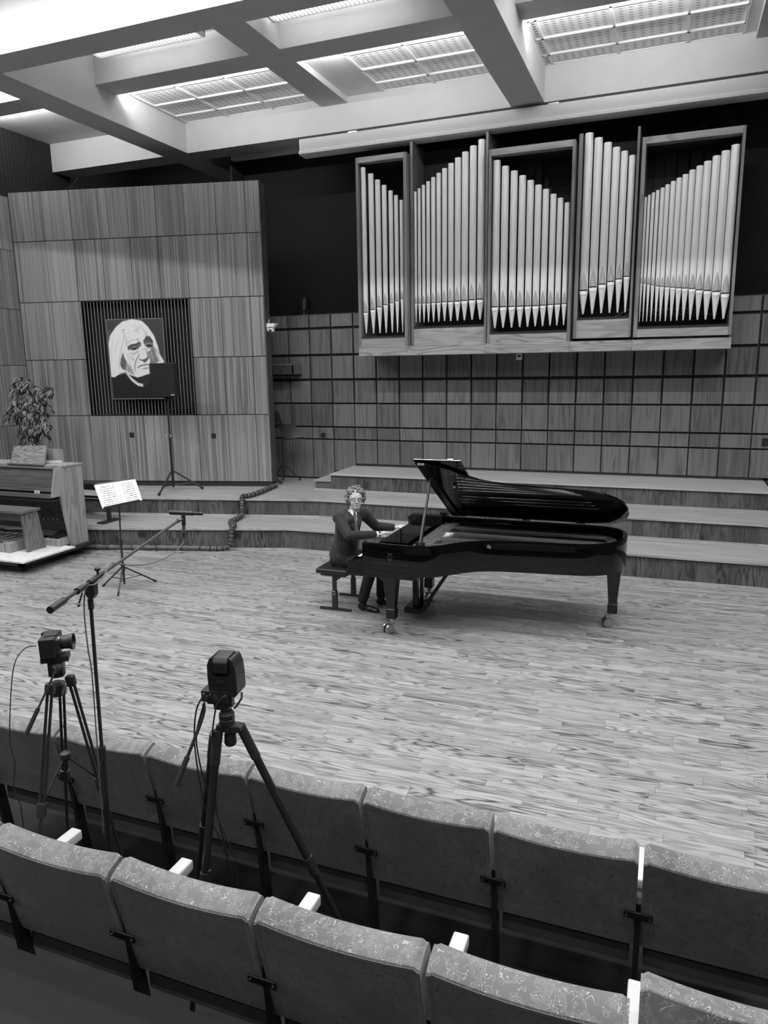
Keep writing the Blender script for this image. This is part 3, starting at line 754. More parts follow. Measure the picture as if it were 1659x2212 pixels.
for i in range(n-1):
    j = i+1
    fs += [(i, j, n+j, n+i), (2*n+j, 2*n+i, 3*n+i, 3*n+j), (n+i, n+j, 3*n+j, 3*n+i), (j, i, 2*n+i, 2*n+j)]
fs += [(0, n, 3*n, 2*n), (n-1, 2*n+n-1, 4*n-1, 2*n-1)]
for q_ in (2*n, 3*n, 3*n-1, 4*n-1): vs[q_].x = -2.83
rim = MB().add(vs, fs).build('rim', PIANO, pi, smooth=True, bevel=.004)
MB().prism([V((x, y, ZB+.01)) for x, y in inset(out, .03)], (0,0,.02)).build('bottom', PIANO2, pi)
MB().prism([V((x, y, .865)) for x, y in inset([p for p in out if p[0] > -2.4 or 1], .046)], (0,0,.012)).build('soundboard', SOUNDB, pi)
# iron plate: rim strip, bars, strings
pl = inset(out, .10)
pl = [p if p.x > -2.38 else V((-2.38, p.y)) for p in pl]
plate = MB()
n = len(pl); inn = [V((p.x, p.y)) for p in pl]; inn2 = []
cx, cy = -1.4, 7.55
for p in pl: inn2.append(V((cx+(p.x-cx)*.90, cy+(p.y-cy)*.80)))
vs = [V((p.x, p.y, z)) for z in (.90, .915) for p in pl]+[V((p.x, p.y, z)) for z in (.90, .915) for p in inn2]; fs = []
for i in range(n):
    j = (i+1) % n; fs += [(i, j, n+j, n+i), (2*n+j, 2*n+i, 3*n+i, 3*n+j), (n+i, n+j, 3*n+j, 3*n+i), (j, i, 2*n+i, 2*n+j)]
plate.add(vs, fs)
plo = plate.build('plate', PLATE, pi)
for (a, b_) in (((-2.36,6.95),(-1.75,7.14)), ((-2.36,7.25),(-1.2,7.30)), ((-2.36,7.6),(-.62,7.55)), ((-2.36,7.85),(-.55,7.85))):
    MB().obox(((a[0]+b_[0])/2, (a[1]+b_[1])/2, .925), (math.dist(a, b_), .03, .03), (b_[0]-a[0], b_[1]-a[1], 0)).build('plate_bar', PLATE, pi, bevel=.004)
MB().box((-2.40, 6.66, .885), (-2.22, 8.07, .93)).build('tuning_plate', PLATE, pi, bevel=.006)
pins = MB(); strs = MB()
for i in range(60):
    y0 = 6.70+i*1.32/60; xe = -2.0+ (i/59)**.8*1.35; y1 = min(8.0, 6.98+.012*i) if i < 40 else 7.5+.01*i*.6
    pins.tube((-2.34+.06*(i % 2), y0, .93), (-2.34+.06*(i % 2), y0, .955), .004, n=6)
    if i % 2 == 0: strs.tube((-2.22, y0, .937), (xe, max(y1, y0 if i > 40 else y1), .935), .0016, n=4)
o = pins.build('tuning_pins', CHROME, pi); o['kind'] = 'stuff'
o = strs.build('strings', CHROME, pi); o['kind'] = 'stuff'
# key bed, arms, fallboard, keys
MB().box((-3.0, 6.605, .645), (-2.25, 8.125, .745)).build('key_bed', PIANO2, pi, bevel=.004)
for y0, y1 in ((6.60, 6.72), (8.01, 8.13)):
    prof = [(-2.99,.66),(-2.99,.79),(-2.97,.802),(-2.86,.806),(-2.835,.83),(-2.83,.87),(-2.83,.995),(-2.80,1.0),(-2.35,1.0),(-2.35,.66)]
    prof = prof[:7]+[(-2.831,.66)] if y0 < 7 else prof
    MB().prism([V((x, y0, z)) for x, z in prof], (0, y1-y0, 0)).build('key_arm', PIANO, pi, bevel=.003)
MB().box((-2.255, 6.603, .648), (-2.83, 6.65, .69)).build('key_bed_edge', PIANO, pi)
MB().box((-2.995, 6.72, .745), (-2.975, 8.01, .785)).build('key_slip', PIANO, pi, bevel=.003)
wk = MB(); bk = MB()
for i in range(52):
    y = 7.98-i*.0235; wk.box((-2.972, y-.0228, .76), (-2.83, y, .795))
    if i < 51 and (i+5) % 7 not in (1, 4): bk.box((-2.925, y-.0235-.006, .79), (-2.83, y-.0235+.006, .807))
wk.build('white_keys', mat('ivory', .75, .3), pi)['kind'] = 'stuff'; bk.build('black_keys', BLACK, pi)['kind'] = 'stuff'
MB().box((-2.972, 6.725, .76), (-2.83, 6.755, .81)).build('key_block', PIANO, pi); MB().box((-2.972, 7.985, .76), (-2.83, 8.01, .81)).build('key_block', PIANO, pi)
MB().obox((-2.80, 7.365, .845), (.02, 1.28, .13), (1,0,-.25), (.25,0,1)).build('fallboard', PIANO, pi, bevel=.003)
# music desk assembly lying flat on its rails
MB().box((-2.76, 6.78, .93), (-2.42, 6.83, .95)).box((-2.76, 7.90, .93), (-2.42, 7.95, .95)).build('desk_rail', PIANO2, pi)
MB().box((-2.74, 6.86, .95), (-2.44, 7.87, .963)).build('music_desk', PIANO, pi, bevel=.002)
MB().box((-2.78, 7.96, .93), (-2.40, 8.07, 1.03)).box((-2.44, 8.02, 1.0), (-2.36, 8.12, 1.06)).build('desk_block', PIANO2, pi, bevel=.003)
MB().box((-2.78, 6.66, .91), (-2.42, 8.08, .93)).build('pin_block_cover', PIANO, pi)
def leg(x, y, top, wheel_dir, label=None):
    c = V((x, y, 0)); wd = V(wheel_dir).normalized(); z0 = .155
    prof = [(.165, top-.002, .105), (.165, top-.06, .105), (.148, top-.075, .098), (.138, top-.1, .09), (.085, z0+.11, .062), (.10, z0+.1, .072), (.10, z0, .072)]
    vs = []; 
    for s_, z, q in prof:
        h = s_/2; vs += [V((x-h, y-h, z)), V((x+h, y-h, z)), V((x+h, y+h, z)), V((x-h, y+h, z))]
    fs = [(0,1,2,3), tuple(len(vs)-4+i for i in (3,2,1,0))]
    for k in range(len(prof)-1):
        for i in range(4): fs.append((k*4+i, (k+1)*4+i, (k+1)*4+(i+1) % 4, k*4+(i+1) % 4))
    l = MB().add(vs, fs).build('leg', PIANO2, pi, bevel=.003)
    R = .052
    cw = c + wd*.05; ax = V((-wd.y, wd.x, 0))
    MB().tube((x, y, z0+.01), (x, y, z0-.035), .03).obox((x+wd.x*.02, y+wd.y*.02, z0-.05), (.09, .026, .05), wd).build('caster_fork', BRASS, l)
    for s_ in (-1, 1):
        MB().lathe([(R*.3, -.016), (R*.9, -.016), (R, -.008), (R, .008), (R*.9, .016), (R*.72, .017), (R*.66, .011), (R*.3, .011), (R*.26, .02), (.004, .021)], (cw+ax*.032*s_+V((0,0,R))), ax*s_, n=28).build('caster_wheel', BRASS, l, smooth=True)
    return l
FL = atz(833, 1366, 0); TL_ = atz(1314, 1349, 0); BK = atz(930, 1288, 0)
leg(-2.60, 6.82, .655, (-.6, -.8, 0)); leg(-2.56, 7.98, .655, (.2, -1, 0)); leg(-.43-.02, 7.72, .70, (-.9, -.4, 0))
# broad bracket above the front leg
for y in (6.82, 7.98):
    pr = [(-2.84,.655),(-2.80,.615),(-2.72,.595),(-2.68,.56),(-2.52,.56),(-2.48,.595),(-2.38,.62),(-2.27,.655)]
    MB().prism([V((x, y-.06, z)) for x, z in pr], (0, .12, 0)).build('leg_bracket', PIANO2, pi)
# lyre and pedals
ly = []
for y in (7.27, 7.45): MB().box((-2.52, y-.02, .12), (-2.46, y+.02, .65)).build('lyre_post', PIANO2, pi, bevel=.004)
MB().box((-2.60, 7.19, .085), (-2.40, 7.53, .15)).build('lyre_box', PIANO2, pi, bevel=.006)
for y in (7.29, 7.36, 7.43):
    MB().obox((-2.68, y, .10), (.17, .028, .012), (1,0,.1)).build('pedal', BRASS, pi, bevel=.004)
    MB().tube((-2.50, y, .15), (-2.50, y, .66), .005, n=6).build('pedal_rod', CHROME, pi)
for y in (7.27, 7.45): MB().tube((-2.42, y, .12), (-2.05, y, .69), .012, n=8).build('lyre_brace', PIANO2, pi)
# lid
HZ = V((0, 8.12, 1.015)); TH = math.radians(30.6)
ld, ln = V((0, -math.cos(TH), math.sin(TH))), V((0, math.sin(TH), math.cos(TH)))
def lidp(x, d, h=0): return V((x, HZ.y, HZ.z)) + ld*d + ln*h
lo_ = [(x, 8.12-y+.0) for x, y in out if x > -2.31]
lo_ = [(-2.33, 1.535)] + lo_[:] ; lo_[-1] = (-.72, .0); lo_ += [(-2.33, .0)]
lid = MB().prism([lidp(x, d, 0) for x, d in lo_], ln*.02).build('lid', PIANO, pi, bevel=.003)
# bar along the open front edge inside the lid
MB().obox(lidp(-2.26, .80, -.014), (1.50, .075, .026), ld, ln).build('lid_bar', PIANO2, pi, bevel=.004)
for x in (-2.2, -1.45, -.85): MB().obox(lidp(x, .0, .0)+V((0, .0, -.006)), (.09, .03, .012)).tube(lidp(x-.045, 0, 0)+V((0,.012,0)), lidp(x+.045, 0, 0)+V((0,.012,0)), .008).build('lid_hinge', BRASS, pi)
MB().ball(lidp(-2.05, 1.0, -.02), .02, 10, 6).build('lid_button', BRASS, pi)
# front flap folded back on top of the lid
fl = MB().prism([lidp(-2.345, 1.55, .024), lidp(-1.86, 1.55, .024), lidp(-1.86, .06, .024), lidp(-2.345, .06, .024)], ln*.018).build('lid_flap', PIANO, pi, bevel=.003)
MB().obox(lidp(-1.97, 1.53, .052), (.06, .04, .015), (1,0,0), ln).build('flap_catch', CHROME, pi)
# prop
p0, p1 = V((-2.23, 6.66, 1.0)), lidp(-2.24, 1.24, -.02)
mid = p0.lerp(p1, .42)
MB().obox(p0.lerp(mid, .5), ((mid-p0).length, .05, .024), mid-p0, (1,0,0)).obox(mid.lerp(p1, .5), ((p1-mid).length, .026, .02), p1-mid, (1,0,0)).obox(mid, (.06, .04, .026), mid-p0, (1,0,0)).obox(p0+V((0,0,.01)), (.09, .03, .05)).build('lid_prop', mat('prop_dark', .01, .4), pi, bevel=.003)
MB().tube((-1.62, 7.012, .955), (-1.62, 6.99, .955), .018, n=14).tube((-1.62, 6.99, .955), (-1.60, 6.975, .95), .012, n=10).build('lock_knob', BRASS, pi)
# maker's lettering and lyre emblem on the side
GOLD = mat('dull_gilding', .05, .4, metal=.3)
def text(body, name, size, loc, rot, m, parent, ext=.0008, align='CENTER', sp=1.0):
    cu = bpy.data.curves.new(name, 'FONT'); cu.body = body; cu.size = size; cu.extrude = ext; cu.align_x = align; cu.space_character = sp
    to = bpy.data.objects.new('tmp', cu); COL.objects.link(to); dg = bpy.context.evaluated_depsgraph_get(); dg.update()
    me = bpy.data.meshes.new_from_object(to.evaluated_get(dg)); bpy.data.objects.remove(to)
    me.transform(Matrix.Translation(loc) @ Euler(rot).to_matrix().to_4x4())
    org_ = V((0,0,0)); q = parent
    while q is not None: org_ += q.location; q = q.parent
    me.transform(Matrix.Translation(-org_)); me.materials.clear(); me.materials.append(m); return link(name, me, parent)
tc_ = aty(843, 1216, 6.60)
text('STEINWAY & SONS', 'lettering', .036, (tc_.x, 6.5985, tc_.z-.022), (math.pi/2, 0, 0), GOLD, pi, sp=1.25)['kind'] = 'stuff'
lc = aty(842, 1202, 6.5985)
mb = MB()
for s_ in (-1, 1):
    mb.path([lc+V((s_*a, 0, b_)) for a, b_ in ((.004,-.034),(.018,-.027),(.025,-.009),(.020,.011),(.014,.025),(.023,.037))], .0024, 6)
for a in (-.005, 0, .005): mb.path([lc+V((a,0,-.03)), lc+V((a,0,.025))], .0011, 5)
mb.path([lc+V((-.018,0,.025)), lc+V((.018,0,.025))], .002, 5).path([lc+V((-.014,0,-.04)), lc+V((.014,0,-.04))], .003, 5)
mb.build('lyre_emblem', GOLD, pi)

# ------------------------------------------------------------------ bench
be = thing('piano_bench', (-3.47, 7.54, 0), 'black padded adjustable piano bench on steel legs', 'bench')
MB().box((-3.66, 7.17, .445), (-3.27, 7.90, .505)).build('seat_pad', mat('black_leather', .01, .45), be, bevel=.022, seg=3, smooth=True)
MB().box((-3.62, 7.22, .415), (-3.31, 7.85, .445)).build('seat_board', PIANO2, be)
for y in (7.27, 7.80):
    MB().obox((-3.47, y, .30), (.045, .03, .25)).obox((-3.47, y, .12), (.058, .042, .22)).build('leg', BLACKP, be, bevel=.003)
    MB().box((-3.66, y-.022, 0), (-3.27, y+.022, .022)).build('foot_bar', BLACKP, be, bevel=.003)
MB().obox((-3.47, 7.535, .365), (.02, .5, .05)).build('stretcher', BLACKP, be)
MB().path([V((-3.485,7.247,.19)), V((-3.455,7.247,.19)), V((-3.455,7.247,.225)), V((-3.485,7.247,.225))], .003, 5).build('clip', ALU, be)

# ------------------------------------------------------------------ pianist
pe = thing('person', (-3.4, 7.45, .5), 'seated pianist in dark suit and glasses, hands on the keys, looking towards the hall', 'person')
HC = V((-3.222, 7.36, 1.292))                       # head centre
look = (V((CAM.x, CAM.y, 1.9))-HC).normalized()
lf = V((look.x*.9+.16, look.y, 0)).normalized(); lf = (lf+V((0,0,.06))).normalized()
lx = V((0,0,1)).cross(lf).normalized(); lx = -lx     # to the viewer's right... face right-hand axis
lz = lx.cross(lf).normalized() if lx.cross(lf).z > 0 else -lx.cross(lf).normalized()
def hp(a, b, c): return HC + lx*a + lf*b + lz*c      # right, forward, up in head axes
RH = Matrix((lx, lf, lz)).transposed()
sh_r, sh_l = V((-3.37, 7.215, 1.10)), V((-3.22, 7.58, 1.085))
el_r = aty(753, 1157, 7.12); el_l = aty(812, 1137, 7.74)
wr_r = aty(816, 1154, 7.42); wr_l = aty(853, 1139, 7.83)
ft_r = aty(849, 1153, 7.58); ft_l = aty(886, 1134, 7.97)
hipc = V((-3.47, 7.47, .57)); neck = V((-3.28, 7.40, 1.15))
kn_r, kn_l = V((-3.02, 7.33, .565)), V((-3.00, 7.60, .56))
an_r, an_l = V((-3.16, 7.36, .115)), V((-3.03, 7.60, .11))
body = MB()
body.ball(hp(0, 0, .025), (.074, .09, .098), 20, 14, RH)          # skull
body.ball(hp(0, .032, -.03), (.060, .058, .080), 16, 12, RH)      # face
body.ball(hp(0, .048, -.080), (.042, .038, .034), 12, 8, RH)       # chin
for s_ in (-1, 1):
    body.ball(hp(s_*.034, .05, -.035), (.024, .028, .03), 10, 8, RH)
    body.ball(hp(s_*.076, -.006, -.012), (.012, .02, .032), 8, 8, RH)
    body.ball(hp(s_*.027, .074, .026), (.022, .013, .009), 8, 6, RH)
body.limb(hp(0, .084, .012), hp(0, .103, -.022), .0075, .012, 8)   # nose
body.ball(hp(0, .086, -.028), (.017, .013, .009), 8, 6, RH)
body.ball(hp(0, .080, -.058), (.023, .012, .011), 8, 6, RH)       # lips
body.limb(hp(0, -.015, -.07), neck+V((0,0,-.05)), .056, .062, 14)
# trunk and limbs under the clothes
body.limb(neck+V((0,0,-.08)), hipc, .07, .10, 14)
for a, b_ in ((sh_r, el_r), (sh_l, el_l)): a = a+(V((-.045,0,-.03)) if a.y > 7.4 else V((.01,.01,-.03))); body.limb(neck+V((-.04,0,-.12)), a, .036, .034); body.limb(a, b_, .034, .034)
body.limb(el_r, wr_r, .036, .026); body.limb(el_l, wr_l, .036, .026)
for h, k_, a in ((hipc+V((0,-.09,0)), kn_r, an_r), (hipc+V((0,.09,0)), kn_l, an_l)): body.limb(h, k_, .075, .052); body.limb(k_, a, .05, .036)
def hand(wr, ft, side):
    d = (ft-wr); d = V((d.x, d.y, 0)).normalized(); lat = V((-d.y, d.x, 0)); k0 = wr + d*.092 + V((0,0,.008))
    for q in range(5):
        t_ = q/4-.5; body.limb(wr+lat*t_*.04, k0+lat*t_*.066, .015, .0125, 8)
    L = [.072, .082, .076, .06]
    for q in range(4):
        t_ = (q/3-.5); f = t_*.5*1.0
        dd = (d + lat*f*.55).normalized(); a = k0+lat*t_*.07
        b_ = a + dd*L[q]*.5 + V((0,0,-.004)); c_ = b_ + dd*L[q]*.32+V((0,0,-.022)); e_ = c_ + dd*L[q]*.12+V((0,0,-.026))
        body.limb(a, b_, .0105, .0092, 8); body.limb(b_, c_, .0092, .0082, 8); body.limb(c_, e_, .0082, .0068, 8)
    tb = wr + d*.03 + lat*side*.026; t1 = tb + d*.035+lat*side*.03+V((0,0,-.006)); t2 = t1+d*.035+lat*side*.012+V((0,0,-.012))
    body.limb(tb, t1, .014, .0115, 8); body.limb(t1, t2, .011, .008, 8)
hand(wr_r+V((.0,0,0)), ft_r, 1); hand(wr_l, ft_l, -1)
bd_ = body.build('body', SKIN, pe, remesh=.0045, smoothit=3)
# eyes, brows, mouth line
for s_ in (-1, 1):
    e = MB().ball(hp(s_*.029, .0835, .006), (.011, .0062, .0042), 10, 8, RH).build('eye', WHITE, pe, smooth=True)
    MB().ball(hp(s_*.029, .0885, .006), (.0044, .003, .0040), 8, 6, RH).build('iris', BLACK, e, smooth=True)
    MB().ball(hp(s_*.030, .087, .026), (.019, .006, .0038), 10, 6, RH).build('eyebrow', HAIR, pe, smooth=True)
MB().ball(hp(0, .0925, -.058), (.019, .0035, .0024), 10, 6, RH).build('mouth', mat('lip_tone', .16, .6), pe, smooth=True)
# glasses
gl = MB()
for s_ in (-1, 1):
    gl.path([hp(s_*.031+.0215*math.cos(a*math.pi/8), .103, .004+.0195*math.sin(a*math.pi/8)) for a in range(17)], .0022, 6)
    gl.path([hp(s_*.052, .102, .012), hp(s_*.073, .085, .014), hp(s_*.082, .0, .008)], .0022, 6)
gl.path([hp(-.010, .104, .008), hp(0, .107, .011), hp(.010, .104, .008)], .0022, 6)
gl.build('glasses', BLACK, pe)
# curly hair: a cap of many small curls
rnd = random.Random(5); hr = MB()
hr.ball(hp(0, -.024, .048), (.088, .088, .082), 20, 14, RH)
cnt = 0
while cnt < 520:
    a, b_ = rnd.uniform(0, 2*math.pi), rnd.uniform(-.55, 1)
    st = math.sqrt(max(0, 1-b_*b_)); n_ = V((st*math.cos(a), st*math.sin(a), b_))
    p = V((n_.x*.098, n_.y*.099-.012, n_.z*.108+.024))
    if p.y > .018 and p.z < .092-.3*abs(p.x): continue           # keep the face free
    if p.y > -.03 and p.z < -.012 and abs(p.x) < .07: continue
    if p.z < -.045: continue
    k_ = rnd.uniform(.90, 1.17); hr.ball(hp(*(p*k_)), (rnd.uniform(.007, .017),)*3, 6, 4); cnt += 1
hr.build('hair', HAIR, pe, remesh=.0036, smoothit=0)
# suit jacket
j = MB()
ch = V((-3.34, 7.40, .985)); wa = V((-3.38, 7.43, .79)); hp_ = V((-3.41, 7.46, .62))
RT = Euler((0, .12, .28)).to_matrix()
j.ball(ch, (.145, .21, .185), 20, 14, RT); j.ball(ch+V((.015,-.01,.085)), (.11, .21, .085), 18, 12, RT)
j.ball(wa, (.15, .195, .21), 20, 14, RT); j.ball(hp_, (.165, .20, .13), 20, 14)
j.limb(wa, V((-3.43, 7.44, .62)), .15, .165, 18)
j.ball(sh_r, (.072, .068, .07), 14, 10); j.ball(sh_l, (.072, .068, .07), 14, 10)
j.limb(sh_r, el_r, .066, .056, 14); j.limb(el_r, el_r.lerp(wr_r, .86), .056, .043, 14)
j.limb(sh_l, el_l, .070, .058, 14); j.limb(el_l, el_l.lerp(wr_l, .86), .058, .045, 14)
j.limb(ch+V((0,.02,.07)), sh_l, .10, .068, 14); j.limb(ch+V((0,-.02,.07)), sh_r, .10, .064, 14); j.limb(sh_r+V((.03,.04,-.05)), wa+V((.01,-.06,.02)), .085, .12, 14); j.limb(neck+V((-.02,.0,-.02)), neck+V((-.04,.0,-.08)), .062, .085)
j.limb(hipc+V((.05,-.09,-.01)), hipc+V((.14,-.10,-.02)), .10, .085)
j.build('jacket', SUIT, pe, remesh=.008, smoothit=3)
# shirt front, collar, cuffs, tie, lapels: placed on the chest facing the hall side
cf = (V((math.cos(-.78), math.sin(-.78), 0)))          # where the jacket opening faces
cr = V((-cf.y, cf.x, 0))
def cp(a, b_, z): return V((-3.295, 7.385, z)) + cr*a + cf*b_
MB().prism([cp(-.030,.060,1.165), cp(.030,.060,1.165), cp(.034,.112,1.10), cp(.006,.165,.95), cp(-.006,.165,.95), cp(-.034,.112,1.10)], -cf*.05).build('shirt_front', SHIRT, pe)
MB().lathe([(.060, -.03), (.066, -.01), (.066, .018), (.062, .026), (.056, .02), (.05, -.02)], neck+V((.012,-.008,-.006)), (.10,-.10,1), n=22).build('collar', SHIRT, pe, smooth=True)
for s_ in (-1, 1): MB().prism([cp(s_*.002,.088,1.168), cp(s_*.030,.068,1.185), cp(s_*.042,.078,1.15), cp(s_*.022,.120,1.118)], cf*.006).build('collar_flap', SHIRT, pe)
MB().prism([cp(-.012,.095,1.145), cp(.012,.095,1.145), cp(.015,.142,1.06), cp(.026,.172,.93), cp(0,.176,.89), cp(-.026,.172,.93), cp(-.015,.142,1.06)], -cf*.012).build('tie', TIE, pe)
for s_ in (-1, 1):
    MB().prism([cp(s_*.036,.068,1.165), cp(s_*.07,.085,1.13), cp(s_*.078,.128,1.06), cp(s_*.014,.180,.90), cp(s_*.022,.160,1.0), cp(s_*.030,.122,1.09)], cf*.007).build('lapel', mat('lapel_cloth', .008, .7), pe)
for a, b_ in ((el_r, wr_r), (el_l, wr_l)):
    c_ = a.lerp(b_, .88); e_ = a.lerp(b_, .99); MB().tube(c_, e_, .036, .033, 16).build('cuff', SHIRT, pe)
MB().tube(wr_r.lerp(ft_r, .02), wr_r.lerp(ft_r, .14), .030, .030, 16).build('watch', BLACK, pe)
tr = MB()
for h, k_, a in ((hipc+V((0,-.09,0)), kn_r, an_r), (hipc+V((0,.09,0)), kn_l, an_l)):
    tr.limb(h, k_, .098, .074, 14); tr.limb(k_, a+V((0,0,.02)), .074, .058, 14)
tr.ball(hipc+V((0,0,-.0)), (.12, .17, .075), 16, 10)
tr.build('trousers', TROU, pe, remesh=.008, smoothit=2)
for a, d in ((an_r, V((1, -.16, 0)).normalized()), (an_l, V((1, -.10, 0)).normalized())):
    s = MB(); b0 = V((a.x, a.y, 0)); s.ball(b0-d*.02+V((0,0,.045)), (.045,.038,.045), 12, 8); s.ball(b0+d*.09+V((0,0,.034)), (.075,.042,.034), 14, 8, Euler((0,0,math.atan2(d.y, d.x))).to_matrix())
    s.ball(b0+d*.16+V((0,0,.026)), (.06,.036,.026), 12, 8, Euler((0,0,math.atan2(d.y, d.x))).to_matrix()); s.limb(b0+V((0,0,.1)), b0+V((0,0,.04)), .042, .042)
    s.build('shoe', mat('black_shoe_leather', .01, .25), pe, remesh=.006, smoothit=2)

# ------------------------------------------------------------------ practice organ console on a dolly (left edge)
co = thing('organ_console', (-9.0, 8.2, .2), 'wooden organ console with roll top standing on the plywood dolly', 'organ console')
XC = -8.24
prof = [atx(x, y, XC) for x, y in ((119,1013),(113,1076),(131,1072),(156,1184),(192,1172),(176,1001))]
prof = [V((XC, p.y, max(p.z, .15))) for p in prof]
yf, ybk, ztp = prof[0].y, prof[5].y, prof[0].z
MB().prism(prof, (-.035, 0, 0)).build('side_panel', W_CON, co, bevel=.002)
MB().prism([p+V((-1.9, 0, 0)) for p in prof], (-.035, 0, 0)).build('side_panel', W_CON, co)
MB().box((-10.1, yf+.12, ztp-.0), (XC+.01, ybk+.01, ztp+.025)).build('top_board', W_CON, co, bevel=.002)
MB().box((-10.1, yf+.0, ztp-.01), (XC-.036, yf+.14, ztp+.005)).build('front_rail', W_CONX, co)
zb_ = prof[1].z+.05; yb_ = prof[1].y
for i in range(17):
    t_ = i/17; MB().obox((-9.19, yf+.02+(yb_-yf)*t_+.01, ztp-.03-(ztp-.05-zb_)*t_), (1.8, .016, (ztp-zb_)/17*.8), (1,0,0)).build('tambour_slat', W_CONX, co)
MB().box((-10.1, yf+.05, zb_-.02), (XC-.036, yf+.06, ztp-.02)).build('tambour_backing', BACK, co)
MB().box((-10.1, yb_+.0, zb_-.06), (XC-.036, yb_+.03, zb_)).build('key_rail', W_CONX, co)
MB().box((-10.1, yb_+.03, zb_-.12), (XC-.036, ybk, zb_-.09)).build('key_deck', BACK, co)
MB().box((-10.1, ybk-.06, .22), (XC-.036, ybk-.03, zb_-.1)).build('knee_board', W_CONX, co)
for px, py in ((86,1114),(94,1121),(104,1121),(114,1121),(124,1122)):
    c = aty(px, py, ybk-.075); MB().box((c.x-.018, c.y, c.z-.016), (c.x+.018, c.y+.015, c.z+.016)).build('toe_stud', mat('toe_stud_ivory', .4, .5), co)
c = aty(80, 1063, yb_-.004); MB().box((c.x-.05, c.y, c.z-.022), (c.x+.05, c.y+.004, c.z+.022)).build('name_plate', PAPER, co)
MB().box((c.x-.03, c.y-.001, c.z-.012), (c.x+.042, c.y, c.z+.01)).build('name_plate_print', INK, co)
MB().box((-8.62, 8.02, .2), (-8.29, ybk-.07, .30)).build('swell_box', W_CON, co, bevel=.003)
for i in range(2): MB().obox((-8.42-.1*i, 8.2, .34), (.07, .25, .02), (1,0,0), (0,-.35,1)).build('swell_pedal', BLACKP, co)
# pedalboard
MB().box((-10.1, 7.50, .2), (-8.78, 7.53, .33)).box((-8.80, 7.50, .2), (-8.70, 8.1, .34)).build('pedal_frame', W_CON, co, bevel=.006)
for i in range(16): MB().obox((-8.86-i*.075, 7.82, .335), (.024, .55, .03), (1,0,0)).build('foot_pedal', W_CONX if i % 2 else W_CON, co)
dk = thing('music_desk', (-9.1, 8.2, ztp), 'tilted wooden music desk lying on top of the organ console', 'music desk')
q = [aty(30,963,8.42), aty(99,962,8.42), aty(94,1001,8.16), aty(21,1001,8.16)]
for p in q[2:]: p.z = ztp+.03
MB().prism(q, (0, .03, -.008)).build('board', W_DESK, dk, bevel=.004)
a, b_ = q[3], q[2]; MB().obox(((a.x+b_.x)/2, a.y-.01, a.z-.002), (b_.x-a.x+.04, .06, .02), (1,0,0)).build('ledge', W_CONX, dk, bevel=.002)
bo = aty(101, 969, 8.52); bb = aty(139, 996, 8.52)
t = tag(MB().box((bo.x, 8.50, ztp+.025), (bb.x, 8.515, bo.z)).build('wooden_board', W_CON, None), 'thin pale wooden board leaning behind the music desk on the console', 'board')
a = aty(98, 1002, 8.3); b_ = aty(130, 993, 8.45)
tag(MB().obox(((a.x+b_.x)/2, 8.40, ztp+.045), (abs(b_.x-a.x)+.1, .03, .035), (1, .35, 0)).build('wooden_batten', W_ARM, None), 'short pale wooden batten lying on the console top', 'batten')
# dolly
dl = thing('dolly', (-9, 7.7, 0), 'low plywood dolly on casters under the organ console', 'dolly')
MB().box((-10.4, 7.17, .178), (-8.10, 8.12, .20)).build('plywood_deck', mat('plywood', .62, .7, var=.12, vscale=14), dl)
MB().box((-10.4, 7.20, .125), (-8.16, 7.26, .178)).box((-8.24, 7.2, .125), (-8.16, 8.6, .178)).box((-10.4, 8.1, .125), (-8.3, 8.6, .15)).build('frame', BLACKP, dl)
for x, y in ((-8.33, 7.38), (-8.36, 8.36)):
    w_ = MB().tube((x-.02, y, .045), (x+.02, y, .045), .045, n=18).build('caster', RUBB, dl)
    MB().box((x-.03, y-.03, .085), (x+.03, y+.03, .125)).build('caster_plate', ALU, w_)
# bench on dolly
bn = thing('organ_bench', (-9.0, 7.45, .2), 'dark wooden organ bench with splayed board legs on the dolly', 'bench')
XB = -8.47
q = [atx(x, y, XB) for x, y in ((47,1110),(80,1102),(100,1178),(90,1181),(73,1186),(62,1193))]
zs_ = q[0].z
q[2].z = q[5].z = .2; q[3].z = q[4].z = .24
MB().prism(q, (-.04, 0, 0)).build('leg', W_BENCH, bn, bevel=.002)
MB().prism([p+V((-1.3, 0, 0)) for p in q], (-.04, 0, 0)).build('leg', W_BENCH, bn)
MB().box((-9.95, q[0].y-.03, zs_+.0), (XB+.03, q[1].y+.04, zs_+.035)).build('seat', W_CONX, bn, bevel=.003)
MB().box((-9.9, q[0].y+.1, zs_-.14), (XB-.04, q[0].y+.125, zs_)).build('apron', W_CONX, bn)

# ------------------------------------------------------------------ leafy plant in the corner
PC = aty(65, 960, 9.55)
pl_ = thing('potted_ficus', (PC.x, 9.55, 0.2), 'tall variegated leafy plant in the corner behind the organ console', 'plant')
MB().lathe([(.13, .0), (.16, .02), (.20, .36), (.21, .37), (.19, .38), (.17, .36)], (PC.x+.05, 9.55, .325), n=20).build('pot', mat('clay_pot', .1, .7), pl_, smooth=True)
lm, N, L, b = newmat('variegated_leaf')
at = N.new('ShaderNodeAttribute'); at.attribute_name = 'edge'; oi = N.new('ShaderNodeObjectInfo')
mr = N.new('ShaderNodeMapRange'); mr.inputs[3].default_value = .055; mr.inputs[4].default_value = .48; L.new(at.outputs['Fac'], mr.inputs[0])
L.new(math_(N, L, 'MULTIPLY', mr.outputs[0], math_(N, L, 'MULTIPLY_ADD', oi.outputs['Random'], .9, .45)), b.inputs['Base Color']); b.inputs['Roughness'].default_value = .45
